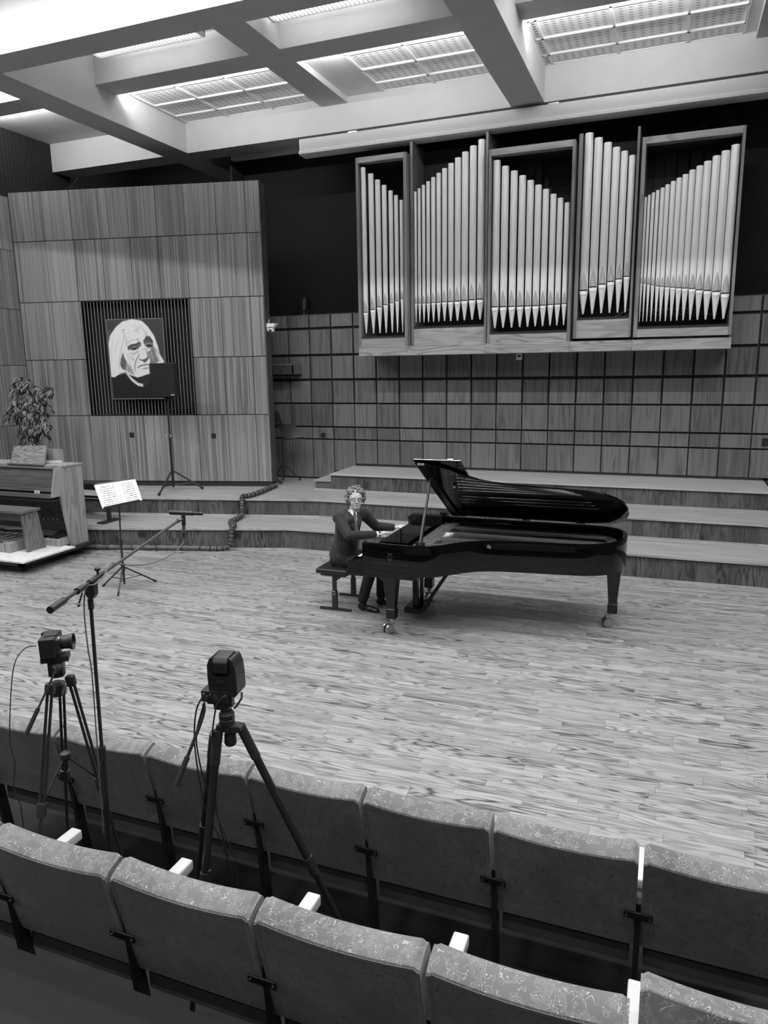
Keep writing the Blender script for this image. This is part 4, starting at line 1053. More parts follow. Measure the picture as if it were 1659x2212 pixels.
def leafmesh(k):
    me = bpy.data.meshes.new('leaf'); vs = []; ed = []; fs = []
    n_ = 6
    for i in range(n_+1):
        t_ = i/n_; w_ = .025*math.sin(math.pi*min(1, t_**.8*.96+.03))*(1.0 if t_ < 1 else .1); y = t_*.105; z = -.04*k*t_*t_
        for u, e in ((-1, 1), (-.62, 0), (0, 0), (.62, 0), (1, 1)): vs.append((u*w_, y, z+abs(u)*w_*.35)); ed.append(float(e) if 0 < i < n_ else .8)
    for i in range(n_):
        for u in range(4): a = i*5+u; fs.append((a, a+1, a+6, a+5))
    me.from_pydata(vs, [], fs); me.update(); at = me.attributes.new('edge', 'FLOAT', 'POINT'); at.data.foreach_set('value', ed)
    me.materials.append(lm); me.polygons.foreach_set('use_smooth', [True]*len(me.polygons)); return me
LM = [leafmesh(k) for k in (.3, .7, 1.2)]
rnd = random.Random(11)
twigs = MB(); leaves = []
blobs = [(60,850,34,.30),(80,880,32,.34),(45,880,30,.28),(70,915,36,.30),(62,945,28,.22),(35,840,16,.15),(88,850,18,.2),(105,845,12,.08),(30,900,18,.2),(95,925,20,.2),(45,825,14,.15)]
base = V((PC.x+.05, 9.55, .66))
for bx, by, pr, dy in blobs:
    c = aty(bx, by, 9.55); R_ = pr/FPX*11.4
    twigs.path([base, base.lerp(c, .5)+V((rnd.uniform(-.05,.05), 0, .05)), c], .006, 5)
    for i in range(int(pr*2.6)):
        d = V((rnd.gauss(0,1), rnd.gauss(0,1), rnd.gauss(0,1))).normalized()*rnd.uniform(.35, 1)**.6
        p = c+V((d.x*R_, d.y*dy*.7, d.z*R_)); leaves.append((p, d))
rnd.shuffle(leaves); leaves.sort(key=lambda q: q[0].y)
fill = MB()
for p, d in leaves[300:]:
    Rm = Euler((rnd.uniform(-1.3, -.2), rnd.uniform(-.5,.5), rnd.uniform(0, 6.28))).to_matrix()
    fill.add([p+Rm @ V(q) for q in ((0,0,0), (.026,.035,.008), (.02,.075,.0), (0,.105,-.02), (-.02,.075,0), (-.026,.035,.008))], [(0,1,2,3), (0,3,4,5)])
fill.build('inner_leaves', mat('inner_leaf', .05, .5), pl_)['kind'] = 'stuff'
for i, (p, d) in enumerate(leaves[:300]):
    lf_ = link('leaf', LM[i % 3], pl_, p-V(pl_.location), (rnd.uniform(-1.3, -.2), rnd.uniform(-.5,.5), math.atan2(d.y, d.x)+math.pi/2*rnd.uniform(.4,1.6)+math.pi))
    s_ = rnd.uniform(.75, 1.25); lf_.scale = (s_,)*3
twigs.build('twigs', mat('twig', .08, .8), pl_)
MB().path([V((PC.x+.05, 9.55, .6)), V((PC.x+.03, 9.56, 1.3)), V((PC.x+.05, 9.55, 2.2))], .014, 8).build('stem', mat('stem_brown', .05, .8), pl_)

# ------------------------------------------------------------------ stands
def tripod_base(mb_list, c, hub_z, feet, r, parent, m, rub=True, brace=True, ctr_r=.012):
    for f in feet:
        h = V((c.x, c.y, hub_z)); d = (V(f)-h); h2 = h + V((d.x, d.y, 0)).normalized()*.03
        l = MB().tube(h2, V(f)+V((0,0,r)), r, n=8).build('leg', m, parent)
        if rub: MB().tube(V(f)+V((0,0,r))-d.normalized()*.05, V(f)+V((0,0,r)), r*1.35, n=8).build('rubber_foot', RUBB, l)
        if brace: MB().tube(h+V((0,0,-hub_z*.55)), h2.lerp(V(f), .5), r*.6, n=6).build('brace', m, l)
    MB().tube((c.x, c.y, hub_z-.04), (c.x, c.y, hub_z+.05), ctr_r*2.2, n=12).build('hub', m, parent)
ms = thing('music_stand', (-6.41, 7.17, 0), 'black folding music stand holding open sheet music on the left of the stage', 'music stand')
c = V((-6.40, 7.17, 0))
tripod_base(None, c, .27, [(-6.72,7.13,0), (-6.19,7.53,0), (-6.25,6.87,0)], .010, ms, BLACKP)
ptop = aty(257, 1085, 7.14)
MB().tube((c.x, c.y, .06), (c.x+.0, c.y, .62), .014).tube((c.x, c.y, .6), ptop, .010).tube((c.x, c.y, .57), (c.x, c.y, .64), .02, n=12).tube((c.x, c.y, .62), (c.x+.06, c.y-.02, .63), .007).build('pole', BLACKP, ms)
TLc, TRc, BRc, BLc = aty(203,1048,7.28), aty(292,1035,7.36), aty(307,1080,7.08), aty(221,1098,7.0)
nrm = (TRc-TLc).cross(BLc-TLc).normalized(); nrm = nrm if nrm.y < 0 else -nrm
BRc = CAM + ray(307,1080)*((TLc-CAM).dot(nrm)/ray(307,1080).dot(nrm))
def qp(u, v, h=0): return TLc.lerp(TRc, u).lerp(BLc.lerp(BRc, u), v)+nrm*h
MB().prism([qp(.03,-.10,-.012), qp(.86,-.10,-.012), qp(.97,1,-.012), qp(.1,1,-.012)], -nrm*.006).build('desk', BLACKP, ms)
MB().obox(qp(.5,1.02,.008), ((BRc-BLc).length*.9, .035, .006), BRc-BLc, nrm.cross(BRc-BLc)).build('ledge', BLACKP, ms)
sm = thing('sheet_music', tuple(qp(.5, 1)), 'open white sheet music on the black music stand', 'sheet music')
for a, b_ in ((0, .53), (.535, 1)):
    pg = MB().prism([qp(a,0,.0), qp(b_,0,.0), qp(b_,1,.0), qp(a,1,.0)], -nrm*.008).build('page', PAPER, sm)
    st = MB()
    for k in range(9):
        v = .13+k*.095
        for j_ in range(2):
            vv_ = v+j_*.026; st.add([qp(a+.09,vv_,.0008), qp(b_-.06,vv_,.0008), qp(b_-.06,vv_+.006,.0008), qp(a+.09,vv_+.006,.0008)], [(0,1,2,3)])
        for j_ in range(14):
            u_ = a+.10+rnd.random()*(b_-a-.19); st.add([qp(u_,v-.008,.0009), qp(u_+.012,v-.008,.0009), qp(u_+.012,v+.02,.0009), qp(u_,v+.02,.0009)], [(0,1,2,3)])
    st.build('printed_staves', mat('staff_print', .2, .8), pg)['kind'] = 'stuff'

sp = thing('speaker_stand', (-8.19, 10.62, Z2), 'black tripod speaker stand in front of the portrait wall', 'speaker stand')
c = V((-8.19, 10.62, 0)); hub = aty(372, 1018, 10.62)
tripod_base(None, c, hub.z, [(-8.13,10.13,Z2), (-7.80,10.96,Z2), (-8.58,10.82,Z2)], .017, sp, BLACKP, brace=False)
for f in ((-8.13,10.13), (-7.80,10.96), (-8.58,10.82)): MB().tube((c.x, c.y, Z2+.11), V((c.x, c.y, hub.z)).lerp(V((f[0], f[1], Z2)), .62), .009, n=6).build('brace', BLACKP, sp)
pb = aty(366, 868, 10.62)
MB().tube((c.x, c.y, Z2+.08), (c.x, c.y, aty(368,941,10.62).z), .022, n=12).tube((c.x, c.y, 1.4), (c.x, c.y, pb.z), .016, n=12).build('pole', BLACK, sp)
kz = aty(368,941,10.62).z
MB().tube((c.x, c.y, kz-.04), (c.x, c.y, kz+.03), .032, n=12).tube((c.x-.09, c.y-.01, kz), (c.x+.07, c.y-.01, kz), .009, n=6).build('collar', ALU, sp)
bxl, bxr = aty(329, 820, 10.55).x, aty(383, 820, 10.55).x; z0, z1 = aty(358, 858, 10.55).z, aty(355, 784, 10.55).z
ls = thing('loudspeaker', (c.x, 10.62, z0), 'flat black loudspeaker on the tripod stand in front of the portrait', 'speaker')
MB().box((bxl, 10.52, z0), (bxr-.02, 10.60, z1)).box((bxl+.2, 10.58, z0-.04), (bxl+.36, 10.66, z0+.25)).build('cabinet', BLACK, ls, bevel=.012)
MB().box((bxl+.015, 10.51, z0+.015), (bxr-.035, 10.52, z1-.012)).build('grille', mat('black_grille', .012, .6), ls, bevel=.002)
MB().box((bxr-.12, 10.506, z0+.035), (bxr-.05, 10.511, z0+.047)).build('badge', PAPER, ls); MB().box((bxr-.12, 10.506, z0+.062), (bxr-.05, 10.511, z0+.068)).build('badge_line', ALU, ls)
tag(MB().path([V((bxr-.04, 10.61, z0+.45)), V((bxr+.12, 10.8, z0+.3)), V((bxr+.10, 10.82, z0-.05)), V((bxr-.02, 10.75, z0-.16)), V((c.x+.02, 10.65, z0-.22)), V((c.x+.03, 10.65, 1.6)), V((c.x+.03, 10.66, 1.0))], .005, 6).build('speaker_cable', BLACK, None), 'thin black cable looping from the loudspeaker', 'cable')

# stands in the dark alcove beside the portrait wall
def desk_stand(name, c, feet, hubz, quad, label, holes=False):
    t = thing(name, (c.x, c.y, Z2), label, 'music stand')
    tripod_base(None, c, hubz, feet, .011, t, BLACKP, rub=True, brace=False)
    m_ = (quad[2]+quad[3])/2
    MB().tube((c.x, c.y, Z2+.03), (c.x, c.y, m_.z+.05), .014).build('pole', BLACKP, t)
    n_ = (quad[1]-quad[0]).cross(quad[3]-quad[0]).normalized(); n_ = n_ if n_.y < 0 else -n_
    MB().prism(quad, -n_*.004).build('desk', BLACKP, t)
    MB().obox(m_+n_*.02, ((quad[2]-quad[3]).length+.04, .05, .006), quad[2]-quad[3], n_.cross(quad[2]-quad[3])).build('ledge', BLACKP, t)
    if holes:
        for i in range(3):
            for j_ in range(4):
                p = quad[0].lerp(quad[1], (i+.7)/4).lerp(quad[3].lerp(quad[2], (i+.7)/4), (j_+.7)/5); MB().tube(p+n_*.001, p+n_*.003, .014, n=8).build('hole', mat('hole_grey', .09, .8), t)
    return t
q = [aty(597,917,12.05), aty(636,915,12.05), aty(652,946,11.9), aty(618,950,11.9)]
desk_stand('music_stand', V((-6.80, 12.14, 0)), [(-6.55,12.36,Z2), (-6.70,11.86,Z2), (-7.04,12.2,Z2)], .93, q, 'black solid-desk music stand in the alcove before the panelled wall')
q = [aty(585,886,12.2), aty(600,888,12.2), aty(612,920,12.1), aty(594,925,12.1)]
desk_stand('music_stand', V((-7.10, 12.06, 0)), [(-6.78,11.96,Z2), (-7.35,11.99,Z2), (-7.2,12.35,Z2)], .90, q, 'black perforated music stand half hidden by the portrait wall edge', True)
bx = thing('wooden_box', (-6.87, 12.4, 2.6), 'open wooden box mounted beside the portrait wall above the stands', 'box')
a = aty(578, 812, 12.3); b_ = aty(632, 785, 12.3)
xa_, xb_, za_, zb_ = -7.25, b_.x, a.z, b_.z
MB().box((xa_, 12.3, za_), (xb_, 12.32, zb_-.03)).build('front', W_RISER, bx); MB().box((xa_, 12.3, za_), (xb_, YW-.001, za_+.02)).build('bottom', W_RISER, bx)
MB().box((xb_-.02, 12.3, za_), (xb_, YW-.001, zb_)).build('side', W_TILE, bx); MB().obox(((xa_+xb_)/2, 12.31, zb_-.02), (xb_-xa_, .02, .03), (1,0,0), (0,-.1,1)).build('lip', W_TILE, bx)
# white pan-tilt camera on the end of the wall
cc = aty(585, 707, 11.62)
wc = thing('remote_camera', (cc.x, 11.62, cc.z), 'small white remote camera bracketed to the end of the portrait wall', 'camera')
MB().box((WB.x+.014, 11.60, cc.z-.05), (WB.x+.03, 11.68, cc.z+.07)).build('wall_plate', WHITE, wc)
MB().box((WB.x+.03, 11.58, cc.z+.035), (cc.x+.10, 11.70, cc.z+.065)).build('shelf', WHITE, wc, bevel=.006)
MB().obox(cc+V((.01,0,.018)), (.15, .1, .035)).build('base', WHITE, wc, bevel=.012)
MB().obox(cc+V((-.04,0,-.03)), (.02, .06, .09)).obox(cc+V((.05,0,-.03)), (.02, .06, .09)).build('yoke', WHITE, wc, bevel=.005)
MB().ball(cc+V((.005,0,-.045)), .042, 16, 10).build('head', WHITE, wc, smooth=True)
MB().tube(cc+V((.005,-.03,-.055)), cc+V((.008,-.05,-.066)), .026, n=16).build('lens', LENS, wc)
MB().path([cc+V((-.07,.05,.06)), cc+V((-.05,.03,.10)), cc+V((-.06,.06,.14))], .006, 6).build('cable', WHITE, wc)
lc_ = aty(657, 683, 12.85)
sl_ = thing('spotlight', (lc_.x, 12.85, 3.70), 'dark spotlight standing on the ledge above the wall panels', 'lamp')
MB().box((lc_.x-.06, 12.80, 3.70), (lc_.x+.08, 12.90, 3.72)).tube((lc_.x, 12.85, 3.72), (lc_.x, 12.85, 3.78), .015).path([V((lc_.x-.09, 12.85, 3.80)), V((lc_.x-.06, 12.84, 3.74)), V((lc_.x+.06, 12.84, 3.74)), V((lc_.x+.09, 12.85, 3.8))], .008).build('base', ALU, sl_)
MB().lathe([(.055, 0), (.078, .01), (.08, .16), (.07, .25), (.06, .26)], (lc_.x, 12.85, 3.78), (.05, .1, 1), 18).build('lamp_housing', mat('spot_black', .02, .4), sl_, smooth=True)
sl_ = MB().path([V((lc_.x+.1, 12.8, 3.71)), V((lc_.x+.3, 12.8, 3.72)), V((lc_.x+.6, 12.8, 3.71))], .007).build('spot_cable', BLACK, None); tag(sl_, 'thin cable lying on the panel ledge beside the spotlight', 'cable')

# low black keyboard table behind the console
kt = thing('keyboard_table', (-8.9, 9.30, Z1), 'black T-leg keyboard table behind the music stand on the first riser', 'table')
MB().box((-9.6, 9.10, .86), (-8.30, 9.42, .96)).build('keyboard_body', BLACK, kt, bevel=.006)
MB().obox((-8.42, 9.22, .62), (.06, .04, .56)).build('post', BLACKP, kt); MB().box((-8.50, 9.02, Z1), (-8.36, 9.42, Z1+.025)).build('foot', BLACKP, kt)
MB().obox((-9.4, 9.32, .62), (.06, .04, .56)).build('post', BLACKP, kt)
MB().box((-9.6, 9.25, .70), (-8.42, 9.28, .73)).build('rail', BLACKP, kt)
MB().tube((-8.36, 9.15, .97), (-8.15, 9.2, 1.0), .012).build('arm', BLACKP, kt)

# bundled hose from the floor over the risers
def smooth_pts(P, n=10):
    P = [V(p) for p in P]; res = []
    for i in range(len(P)-1):
        a, b_, c_, d = P[max(i-1, 0)], P[i], P[i+1], P[min(i+2, len(P)-1)]
        for k in range(n):
            t_ = k/n; res.append(.5*((2*b_)+(c_-a)*t_+(2*a-5*b_+4*c_-d)*t_*t_+(3*b_-a-3*c_+d)*t_**3))
    return res+[P[-1]]
hz_ = .042
RP = [(-9.3,8.36,hz_),(-8.5,8.62,hz_),(-7.6,8.87,hz_),(-6.7,9.11,hz_),(-6.35,9.20,hz_),(-6.20,9.27,.07),(-6.17,9.31,.20),(-6.17,9.335,.34),(-6.18,9.42,.375),(-6.36,9.60,.372),(-6.42,9.85,.372),(-6.48,10.10,.372),(-6.52,10.20,.42),(-6.54,10.245,.60),(-6.55,10.30,.652),(-6.50,10.42,.654),(-6.50,10.75,.654),(-6.56,11.15,.654),(-6.60,11.50,.654)]
pts = smooth_pts(RP, 22)
rs = [.036+.006*math.sin(i*1.35) for i in range(len(pts))]
hs = thing('cable_hose', (-7, 9, 0), 'thick taped cable bundle running along the riser and up the steps', 'cable')
MB().path(pts, rs, 10).build('hose', mat('hose_grey', .10, .5, var=.5, vscale=40), hs, smooth=True)
tw = MB()
for i in range(6, len(pts)-6, 9):
    d = (pts[i+1]-pts[i-1]).normalized(); tw.tube(pts[i]-d*.006, pts[i]+d*.006, .0435, n=12)
tw.build('tape_bands', BLACKP, hs)['kind'] = 'stuff'

# ------------------------------------------------------------------ hall floor tiers
tf = setting('floor_hall', 'dark hall floor between and behind the seat rows')
MB().box((-6, 2.48, 0.0), (3.5, 3.42, .125)).build('tier', CARPET, tf)
MB().box((-6, 1.62, -.1), (3.5, 2.48, .25)).build('tier', CARPET, tf)
MB().box((-6, -1.2, -.1), (3.5, 1.62, .72)).build('tier', CARPET, tf)

# ------------------------------------------------------------------ hall seats
def loft(prof, xs, zf):
    mb = MB(); n = len(prof)
    for x in xs:
        for (y, z) in prof: mb.v.append(V((x, y, z+zf(x, y, z))))
    for i in range(len(xs)-1):
        for k in range(n): mb.f.append((i*n+k, i*n+(k+1) % n, (i+1)*n+(k+1) % n, (i+1)*n+k)); mb.t.append(0)
    mb.f += [tuple(range(n))[::-1], tuple(range((len(xs)-1)*n, len(xs)*n))]; mb.t += [0, 0]; return mb
HWD = .271
def sag(x, y, z):
    u = abs(x)/HWD; k = max(0, min(1, (z-.80)/.25)); return k*(-.020*(1-u*u)-(.010 if u > .97 else .0))
xs_ = [-HWD, -HWD+.006, -HWD+.018]+[-.2+.4*i/12 for i in range(13)]+[HWD-.018, HWD-.006, HWD]
def make_seat(folded, tilt=0):
    """local: rear top edge at y=0, floor at z=0 with top .83 above it"""
    t = bpy.data.objects.new('hall_seat', None); COL.objects.link(t); t.empty_display_size = .1
    fl_ = .25
    def pr(p): return [(y, z-fl_) for y, z in p]
    cush = pr([(.002, 1.062), (.006, 1.076), (.02, 1.086), (.05, 1.098), (.078, 1.105), (.090, 1.10), (.098, 1.085), (.118, 1.0), (.15, .90), (.175, .78), (.195, .66), (.16, .645), (.118, .645), (.022, 1.055)])
    R_ = [(y, z) for y, z in cush]
    m1 = loft(R_, xs_, lambda x, y, z: sag(x, y, z+fl_))
    back = pr([(.0, 1.072), (.020, 1.060), (.118, .64), (.100, .635)])
    m2 = loft(back, xs_, lambda x, y, z: sag(x, y, z+fl_)*1.0)
    if tilt:
        Rm = Matrix.Rotation(tilt, 4, 'X'); piv = V((0, .12, .40))
        for mm in (m1, m2): mm.v = [Rm @ (v-piv)+piv+V((0,-.03,-.05)) for v in mm.v]
    link('backrest', m1.mesh('backrest', FAB_LIT, smooth=True), t)
    link('back_panel', m2.mesh('back_panel', FAB_LIT if tilt else FAB_SHADE), t)
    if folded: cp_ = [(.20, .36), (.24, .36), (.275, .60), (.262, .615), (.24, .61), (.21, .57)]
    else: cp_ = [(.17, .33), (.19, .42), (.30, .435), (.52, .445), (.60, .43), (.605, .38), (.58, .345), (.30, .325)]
    link('seat_cushion', loft(cp_, [-.245, -.235, 0, .235, .245], lambda x, y, z: -.004 if abs(x) > .24 else 0).mesh('seat_cushion', FAB_LIT if not folded else FABD, smooth=True), t)
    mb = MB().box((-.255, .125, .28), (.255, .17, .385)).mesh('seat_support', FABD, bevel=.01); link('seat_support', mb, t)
    # the steel post, fixing plate and armrest sit at the left gap
    link('post', MB().prism([V((-.291, .06, .60)), V((-.291, .10, .60)), V((-.291, .17, 0)), V((-.291, .11, 0))], (.022, 0, 0)).mesh('post', BLACKP), t)
    link('fixing_plate', MB().obox((-.28, .045, .56), (.105, .008, .034), (1,0,0), (0,-.22,1)).mesh('fixing_plate', BLACK, bevel=.003), t)
    bo_ = MB()
    for s_ in (-1, 1): bo_.tube((-.28+s_*.042, .036, .557), (-.28+s_*.042, .046, .559), .005, n=8)
    link('screws', bo_.mesh('screws', ALU), t)
    link('armrest', MB().box((-.307, .205, .555), (-.253, .425, .60)).mesh('armrest', W_ARM, bevel=.008, seg=3, smooth=True), t)
    link('armrest_bracket', MB().prism([V((-.29, .14, .56)), V((-.29, .34, .56)), V((-.29, .2, .30))], (.02, 0, 0)).mesh('armrest_bracket', BLACKP), t)
    return t
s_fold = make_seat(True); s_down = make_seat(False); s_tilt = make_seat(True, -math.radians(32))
used = set()
def put(proto, x, row, label, group):
    if id(proto) in used: o = copy_tree(proto)
    else: o = proto; used.add(id(proto))
    o.location = (x, 1.675+.87*(1-row) if row < 2 else 1.675-.87*(row-1), {0: .125, 1: .25, 2: .72}[row]); tag(o, label, 'seat', group); return o
names1 = ['leftmost upholstered seat of the far row at the photo edge', 'seat of the far row directly behind the stills camera tripod', 'seat of the far row behind the boom microphone stand', 'seat of the far row behind the pan handle of the remote camera tripod', 'seat of the far row behind the right leg of the remote camera tripod',
          'seat of the far row right of both tripods', 'seat of the far row left of the wide bright gap', 'rightmost seat of the far row, right of the wide bright gap', 'seat of the far row cut off by the right photo edge']
for k in range(7):
    x = -.285-.56*k+.56
    put(s_down, x, 0, 'plush seat, ' + names1[7-k] if k < 8 else '', 'far row of hall seats')
names2 = ['near-row plush seat cut off at the left photo edge', 'near-row plush seat below the stills camera tripod', 'near-row plush seat below the remote camera tripod', 'near-row plush seat at the bottom centre of the photo', 'near-row plush seat left of the forward-tilted one']
for k, x in enumerate((-2.522, -1.962, -1.402, -.842, -.282)):
    put(s_fold, x, 1, names2[k], 'near row of hall seats')
put(s_tilt, .285, 1, 'near-row plush seat tilted forward in the bottom right corner', 'near row of hall seats')
# pale armrest tip of the next row at the bottom edge
at_ = atz(298, 2226, 1.32)
tag(MB().box((at_.x-.03, at_.y-.30, 1.275), (at_.x+.025, at_.y+.005, 1.32)).build('seat_armrest', W_ARM, None, bevel=.008), 'pale wooden armrest tip of the nearest seat row at the bottom edge', 'armrest')
MB().box((at_.x-.015, at_.y-.28, .72), (at_.x+.01, at_.y-.22, 1.275)).build('post', BLACKP, bpy.data.objects['seat_armrest'])

# ------------------------------------------------------------------ tripods, cameras, microphone
def ext(p, q, z):                                       # continue the line p->q down to height z
    d = q-p; return p + d*((z-p.z)/d.z)
FZ = .25
t1 = thing('camera_tripod', tuple(aty(122, 1470, 2.2)*1), 'black twin-tube video tripod at the far left carrying the stills camera', 'tripod')
t1.location = (t1.location.x, 2.2, FZ)
ap = aty(122, 1478, 2.2)
legs = [(aty(108, 1488, 2.13), aty(88, 1780, 2.02)), (aty(133, 1490, 2.26), aty(146, 1800, 2.38)), (aty(153, 1470, 2.22), aty(243, 1780, 2.30))]
for p, q in legs:
    f = ext(p, q, FZ+.01); side = (q-p).cross(_f).normalized()*.009
    mp_ = p.lerp(f, .42)
    l = MB().tube(p+side, mp_+side, .0062, n=8).tube(p-side, mp_-side, .0062, n=8).build('leg', BLACKP, t1)
    MB().obox(mp_, (.06, .036, .024), f-p, _f).build('leg_clamp', mat('clamp_dark', .03, .35), l, bevel=.004); MB().obox(p, (.05, .038, .03), f-p, _f).build('leg_joint', BLACKP, l, bevel=.010, seg=3)
    MB().tube(mp_, f, .0065, n=8).tube(f+(p-f).normalized()*.03, f, .009, n=8).build('lower_leg', BLACKP, l)
hub_ = aty(141, 1632, 2.18)
for p, q in legs: f = ext(p, q, FZ); MB().tube(hub_, p.lerp(f, .40), .0045, n=6).build('spreader_arm', BLACKP, t1)
MB().lathe([(.012, -.02), (.02, -.01), (.022, .012), (.01, .02)], hub_, (0,0,1), 14).build('spreader_hub', BLACKP, t1)
MB().lathe([(.024, -.05), (.026, -.03), (.034, -.012), (.036, .004), (.02, .012)], ap, (0,0,1), 18).build('bowl', BLACKP, t1, smooth=True)
hd = aty(122, 1438, 2.2)
MB().obox(hd+V((0,0,.0)), (.06, .062, .07), (.8,.6,0)).lathe([(.03, -.045), (.034, -.035), (.026, -.0)], hd, (0,0,1), 16).tube(hd+V((.02,-.045,0)), hd+V((.03,-.005,0)), .022, n=16).obox(hd+V((0,0,.038)), (.11, .066, .024), (.8,.6,0)).build('fluid_head', BLACKP, t1, bevel=.003)
h0, h1 = aty(125, 1438, 2.15), aty(56, 1588, 1.98); hm = h0.lerp(h1, .62)
MB().tube(h0, hm, .0045, n=8).build('pan_handle', BLACKP, t1); MB().tube(hm, h1, .009, n=10).build('handle_grip', RUBB, t1)
# stills camera
cb = aty(110, 1392, 2.2)
sc1 = thing('stills_camera', tuple(cb), 'black stills camera with stubby lens on the left tripod', 'camera')
ldir = V((.86, .50, .02)).normalized(); wdir = V((-ldir.y, ldir.x, 0))
MB().obox(cb, (.066, .118, .088), ldir).build('body', BLACKP, sc1, bevel=.008, seg=3)
MB().obox(cb+V((0,0,.040))+ldir*.006, (.055, .045, .018), ldir).build('viewfinder_hump', BLACKP, sc1, bevel=.006)
MB().obox(cb+wdir*-.038+ldir*.02, (.05, .026, .07), ldir).build('grip', BLACKP, sc1, bevel=.01)
for a, b_, r_ in ((.03, .008, .012), (-.02, .036, .008), (.022, -.036, .009)): MB().lathe([(r_, 0), (r_, .008), (r_*.8, .010)], cb+V((0,0,.037))+ldir*a*.5-wdir*b_, (0,0,1), 14).build('dial', BLACK, sc1)
MB().obox(cb-ldir*.036+wdir*.03+V((0,0,.022)), (.006, .04, .045), ldir, (-.35,0,1)).build('flip_screen', BLACK, sc1)
lens = MB().lathe([(.026, .03), (.028, .034), (.028, .046), (.029, .048), (.029, .066), (.028, .068), (.029, .074), (.034, .083), (.034, .092), (.031, .092), (.027, .082), (.002, .080)], cb+V((0,0,.006)), ldir, 26).build('lens', BLACKP, sc1, smooth=True)
MB().tube(cb+V((0,0,.006))+ldir*.032, cb+V((0,0,.006))+ldir*.040, .0285, n=26).build('lens_ring', ALU, lens)
MB().tube(cb+V((0,0,.006))+ldir*.081, cb+V((0,0,.006))+ldir*.0815, .025, n=20).build('front_glass', LENS, lens)
cpts = smooth_pts([aty(78,1395,2.15), aty(52,1402,2.13), aty(30,1440,2.1), aty(22,1530,2.1), aty(22,1600,2.1), aty(32,1650,2.1), aty(30,1700,2.1), aty(45,1740,2.1)], 8)
tag(MB().path(cpts+[V((cpts[-1].x, cpts[-1].y, .26))], .0022, 6).build('camera_cable', BLACKP, None), 'thin cable drooping from the stills camera to the floor', 'cable')

t2 = thing('camera_tripod', (aty(490,1575,2.2).x, 2.2, FZ), 'black single-tube tripod carrying the remote head camera', 'tripod')
legs = [(aty(470, 1590, 2.17), aty(446, 1850, 2.09)), (aty(462, 1592, 2.25), aty(440, 1790, 2.38)), (aty(524, 1578, 2.22), aty(655, 1835, 2.28))]
for p, q in legs:
    f = ext(p, q, FZ+.01); m1_ = p.lerp(f, .50); m2_ = p.lerp(f, .55)
    l = MB().tube(p, m1_, .0165, .0155, n=12).build('leg', BLACK, t2)
    MB().tube(p-(f-p)*.02, p+(f-p)*.10, .0195, n=12).build('leg_collar', BLACKP, l)
    MB().tube(m1_-(f-p)*.015, m1_+(f-p)*.05, .020, n=12).obox(m1_+_r*.012, (.05, .02, .02), f-p).build('leg_lock', BLACKP, l, bevel=.003)
    MB().tube(m2_, f, .0125, .011, n=10).build('lower_leg', BLACK, l)
cr_ = aty(494, 1572, 2.2)
MB().obox(cr_+V((0,0,.004)), (.085, .05, .026), (1,.2,0)).lathe([(.02, -.07), (.024, -.06), (.022, -.02)], cr_+V((.005,0,0)), (0,0,1), 14).obox(cr_+V((.05,.0,.008)), (.02, .03, .02)).build('spider', BLACKP, t2, bevel=.004)
bl = aty(490, 1548, 2.2)
MB().lathe([(.027, -.03), (.030, -.028), (.030, -.008), (.028, -.006), (.030, -.003), (.030, .014), (.026, .018), (.022, .028)], bl, (0,0,1), 24).build('levelling_head', BLACKP, t2, smooth=True)
hd = aty(482, 1515, 2.2)
MB().obox(hd, (.06, .05, .05), (1,.2,0)).obox(hd+V((.035,0,.012)), (.02,.03,.05), (1,.2,0)).obox(hd+V((0,0,.03)), (.09,.05,.014), (1,.2,0)).obox(hd+V((-.045,0,-.0)), (.04,.03,.026), (1,.2,0)).build('fluid_head', BLACKP, t2, bevel=.004)
MB().path([aty(522,1495,2.18), aty(522,1508,2.17), aty(512,1524,2.17), aty(506,1530,2.17)], .004, 6).build('lever', BLACKP, t2)
h0, hc_, h1 = aty(440, 1520, 2.14), aty(438, 1548, 2.12), aty(405, 1635, 2.04); h2 = aty(380, 1697, 1.98)
MB().path(smooth_pts([h0, hc_, h1], 4), .0065, 8).build('pan_handle', BLACKP, t2); MB().tube(h1, h2, .0105, n=12).build('handle_grip', RUBB, t2)
# remote head camera
bc = aty(472, 1497, 2.2)
rc = thing('remote_camera', tuple(bc), 'black remote head camera seen from behind on the middle tripod', 'camera')
ax_ = V((1, .16, 0)).normalized(); ay_ = V((-ax_.y, ax_.x, 0))
MB().obox(bc+ay_*.01, (.110, .095, .046), ax_).build('connector_box', BLACKP, rc, bevel=.004)
for a, z in ((-.042, .012), (-.03, -.004), (.036, .006), (-.015, .01)): MB().tube(bc+ax_*a-ay_*.036+V((0,0,z)), bc+ax_*a-ay_*.044+V((0,0,z)), .005, n=10).build('connector', ALU, rc)
vt = MB()
for i in range(10):
    a = i*math.pi/5; c0 = bc+ax_*.004-ay_*.0385; vt.obox(c0+ax_*math.cos(a)*.008+V((0,0,math.sin(a)*.008)), (.009, .002, .0016), ax_*math.cos(a)+V((0,0,math.sin(a))), ay_)
vt.build('vent', mat('vent_grey', .10, .5), rc)['kind'] = 'stuff'
yc = aty(487, 1455, 2.21)
W2 = .056
def yo(a, z, d): return yc + ax_*a + V((0,0,z)) + ay_*d
zb_ = bc.z+.022-yc.z
outl = [(-.054, zb_), (-.057, .0), (-.056, .048), (-.046, .072), (-.036, .079), (-.033, .070), (-.033, .004), (.033, .004), (.033, .074), (.036, .080), (.046, .072), (.057, .044), (.061, .0), (.062, zb_-.005), (.05, zb_-.02)]
MB().prism([yo(a, z, -.040) for a, z in outl], ay_*.085).build('yoke', BLACKP, rc, bevel=.006, seg=2)
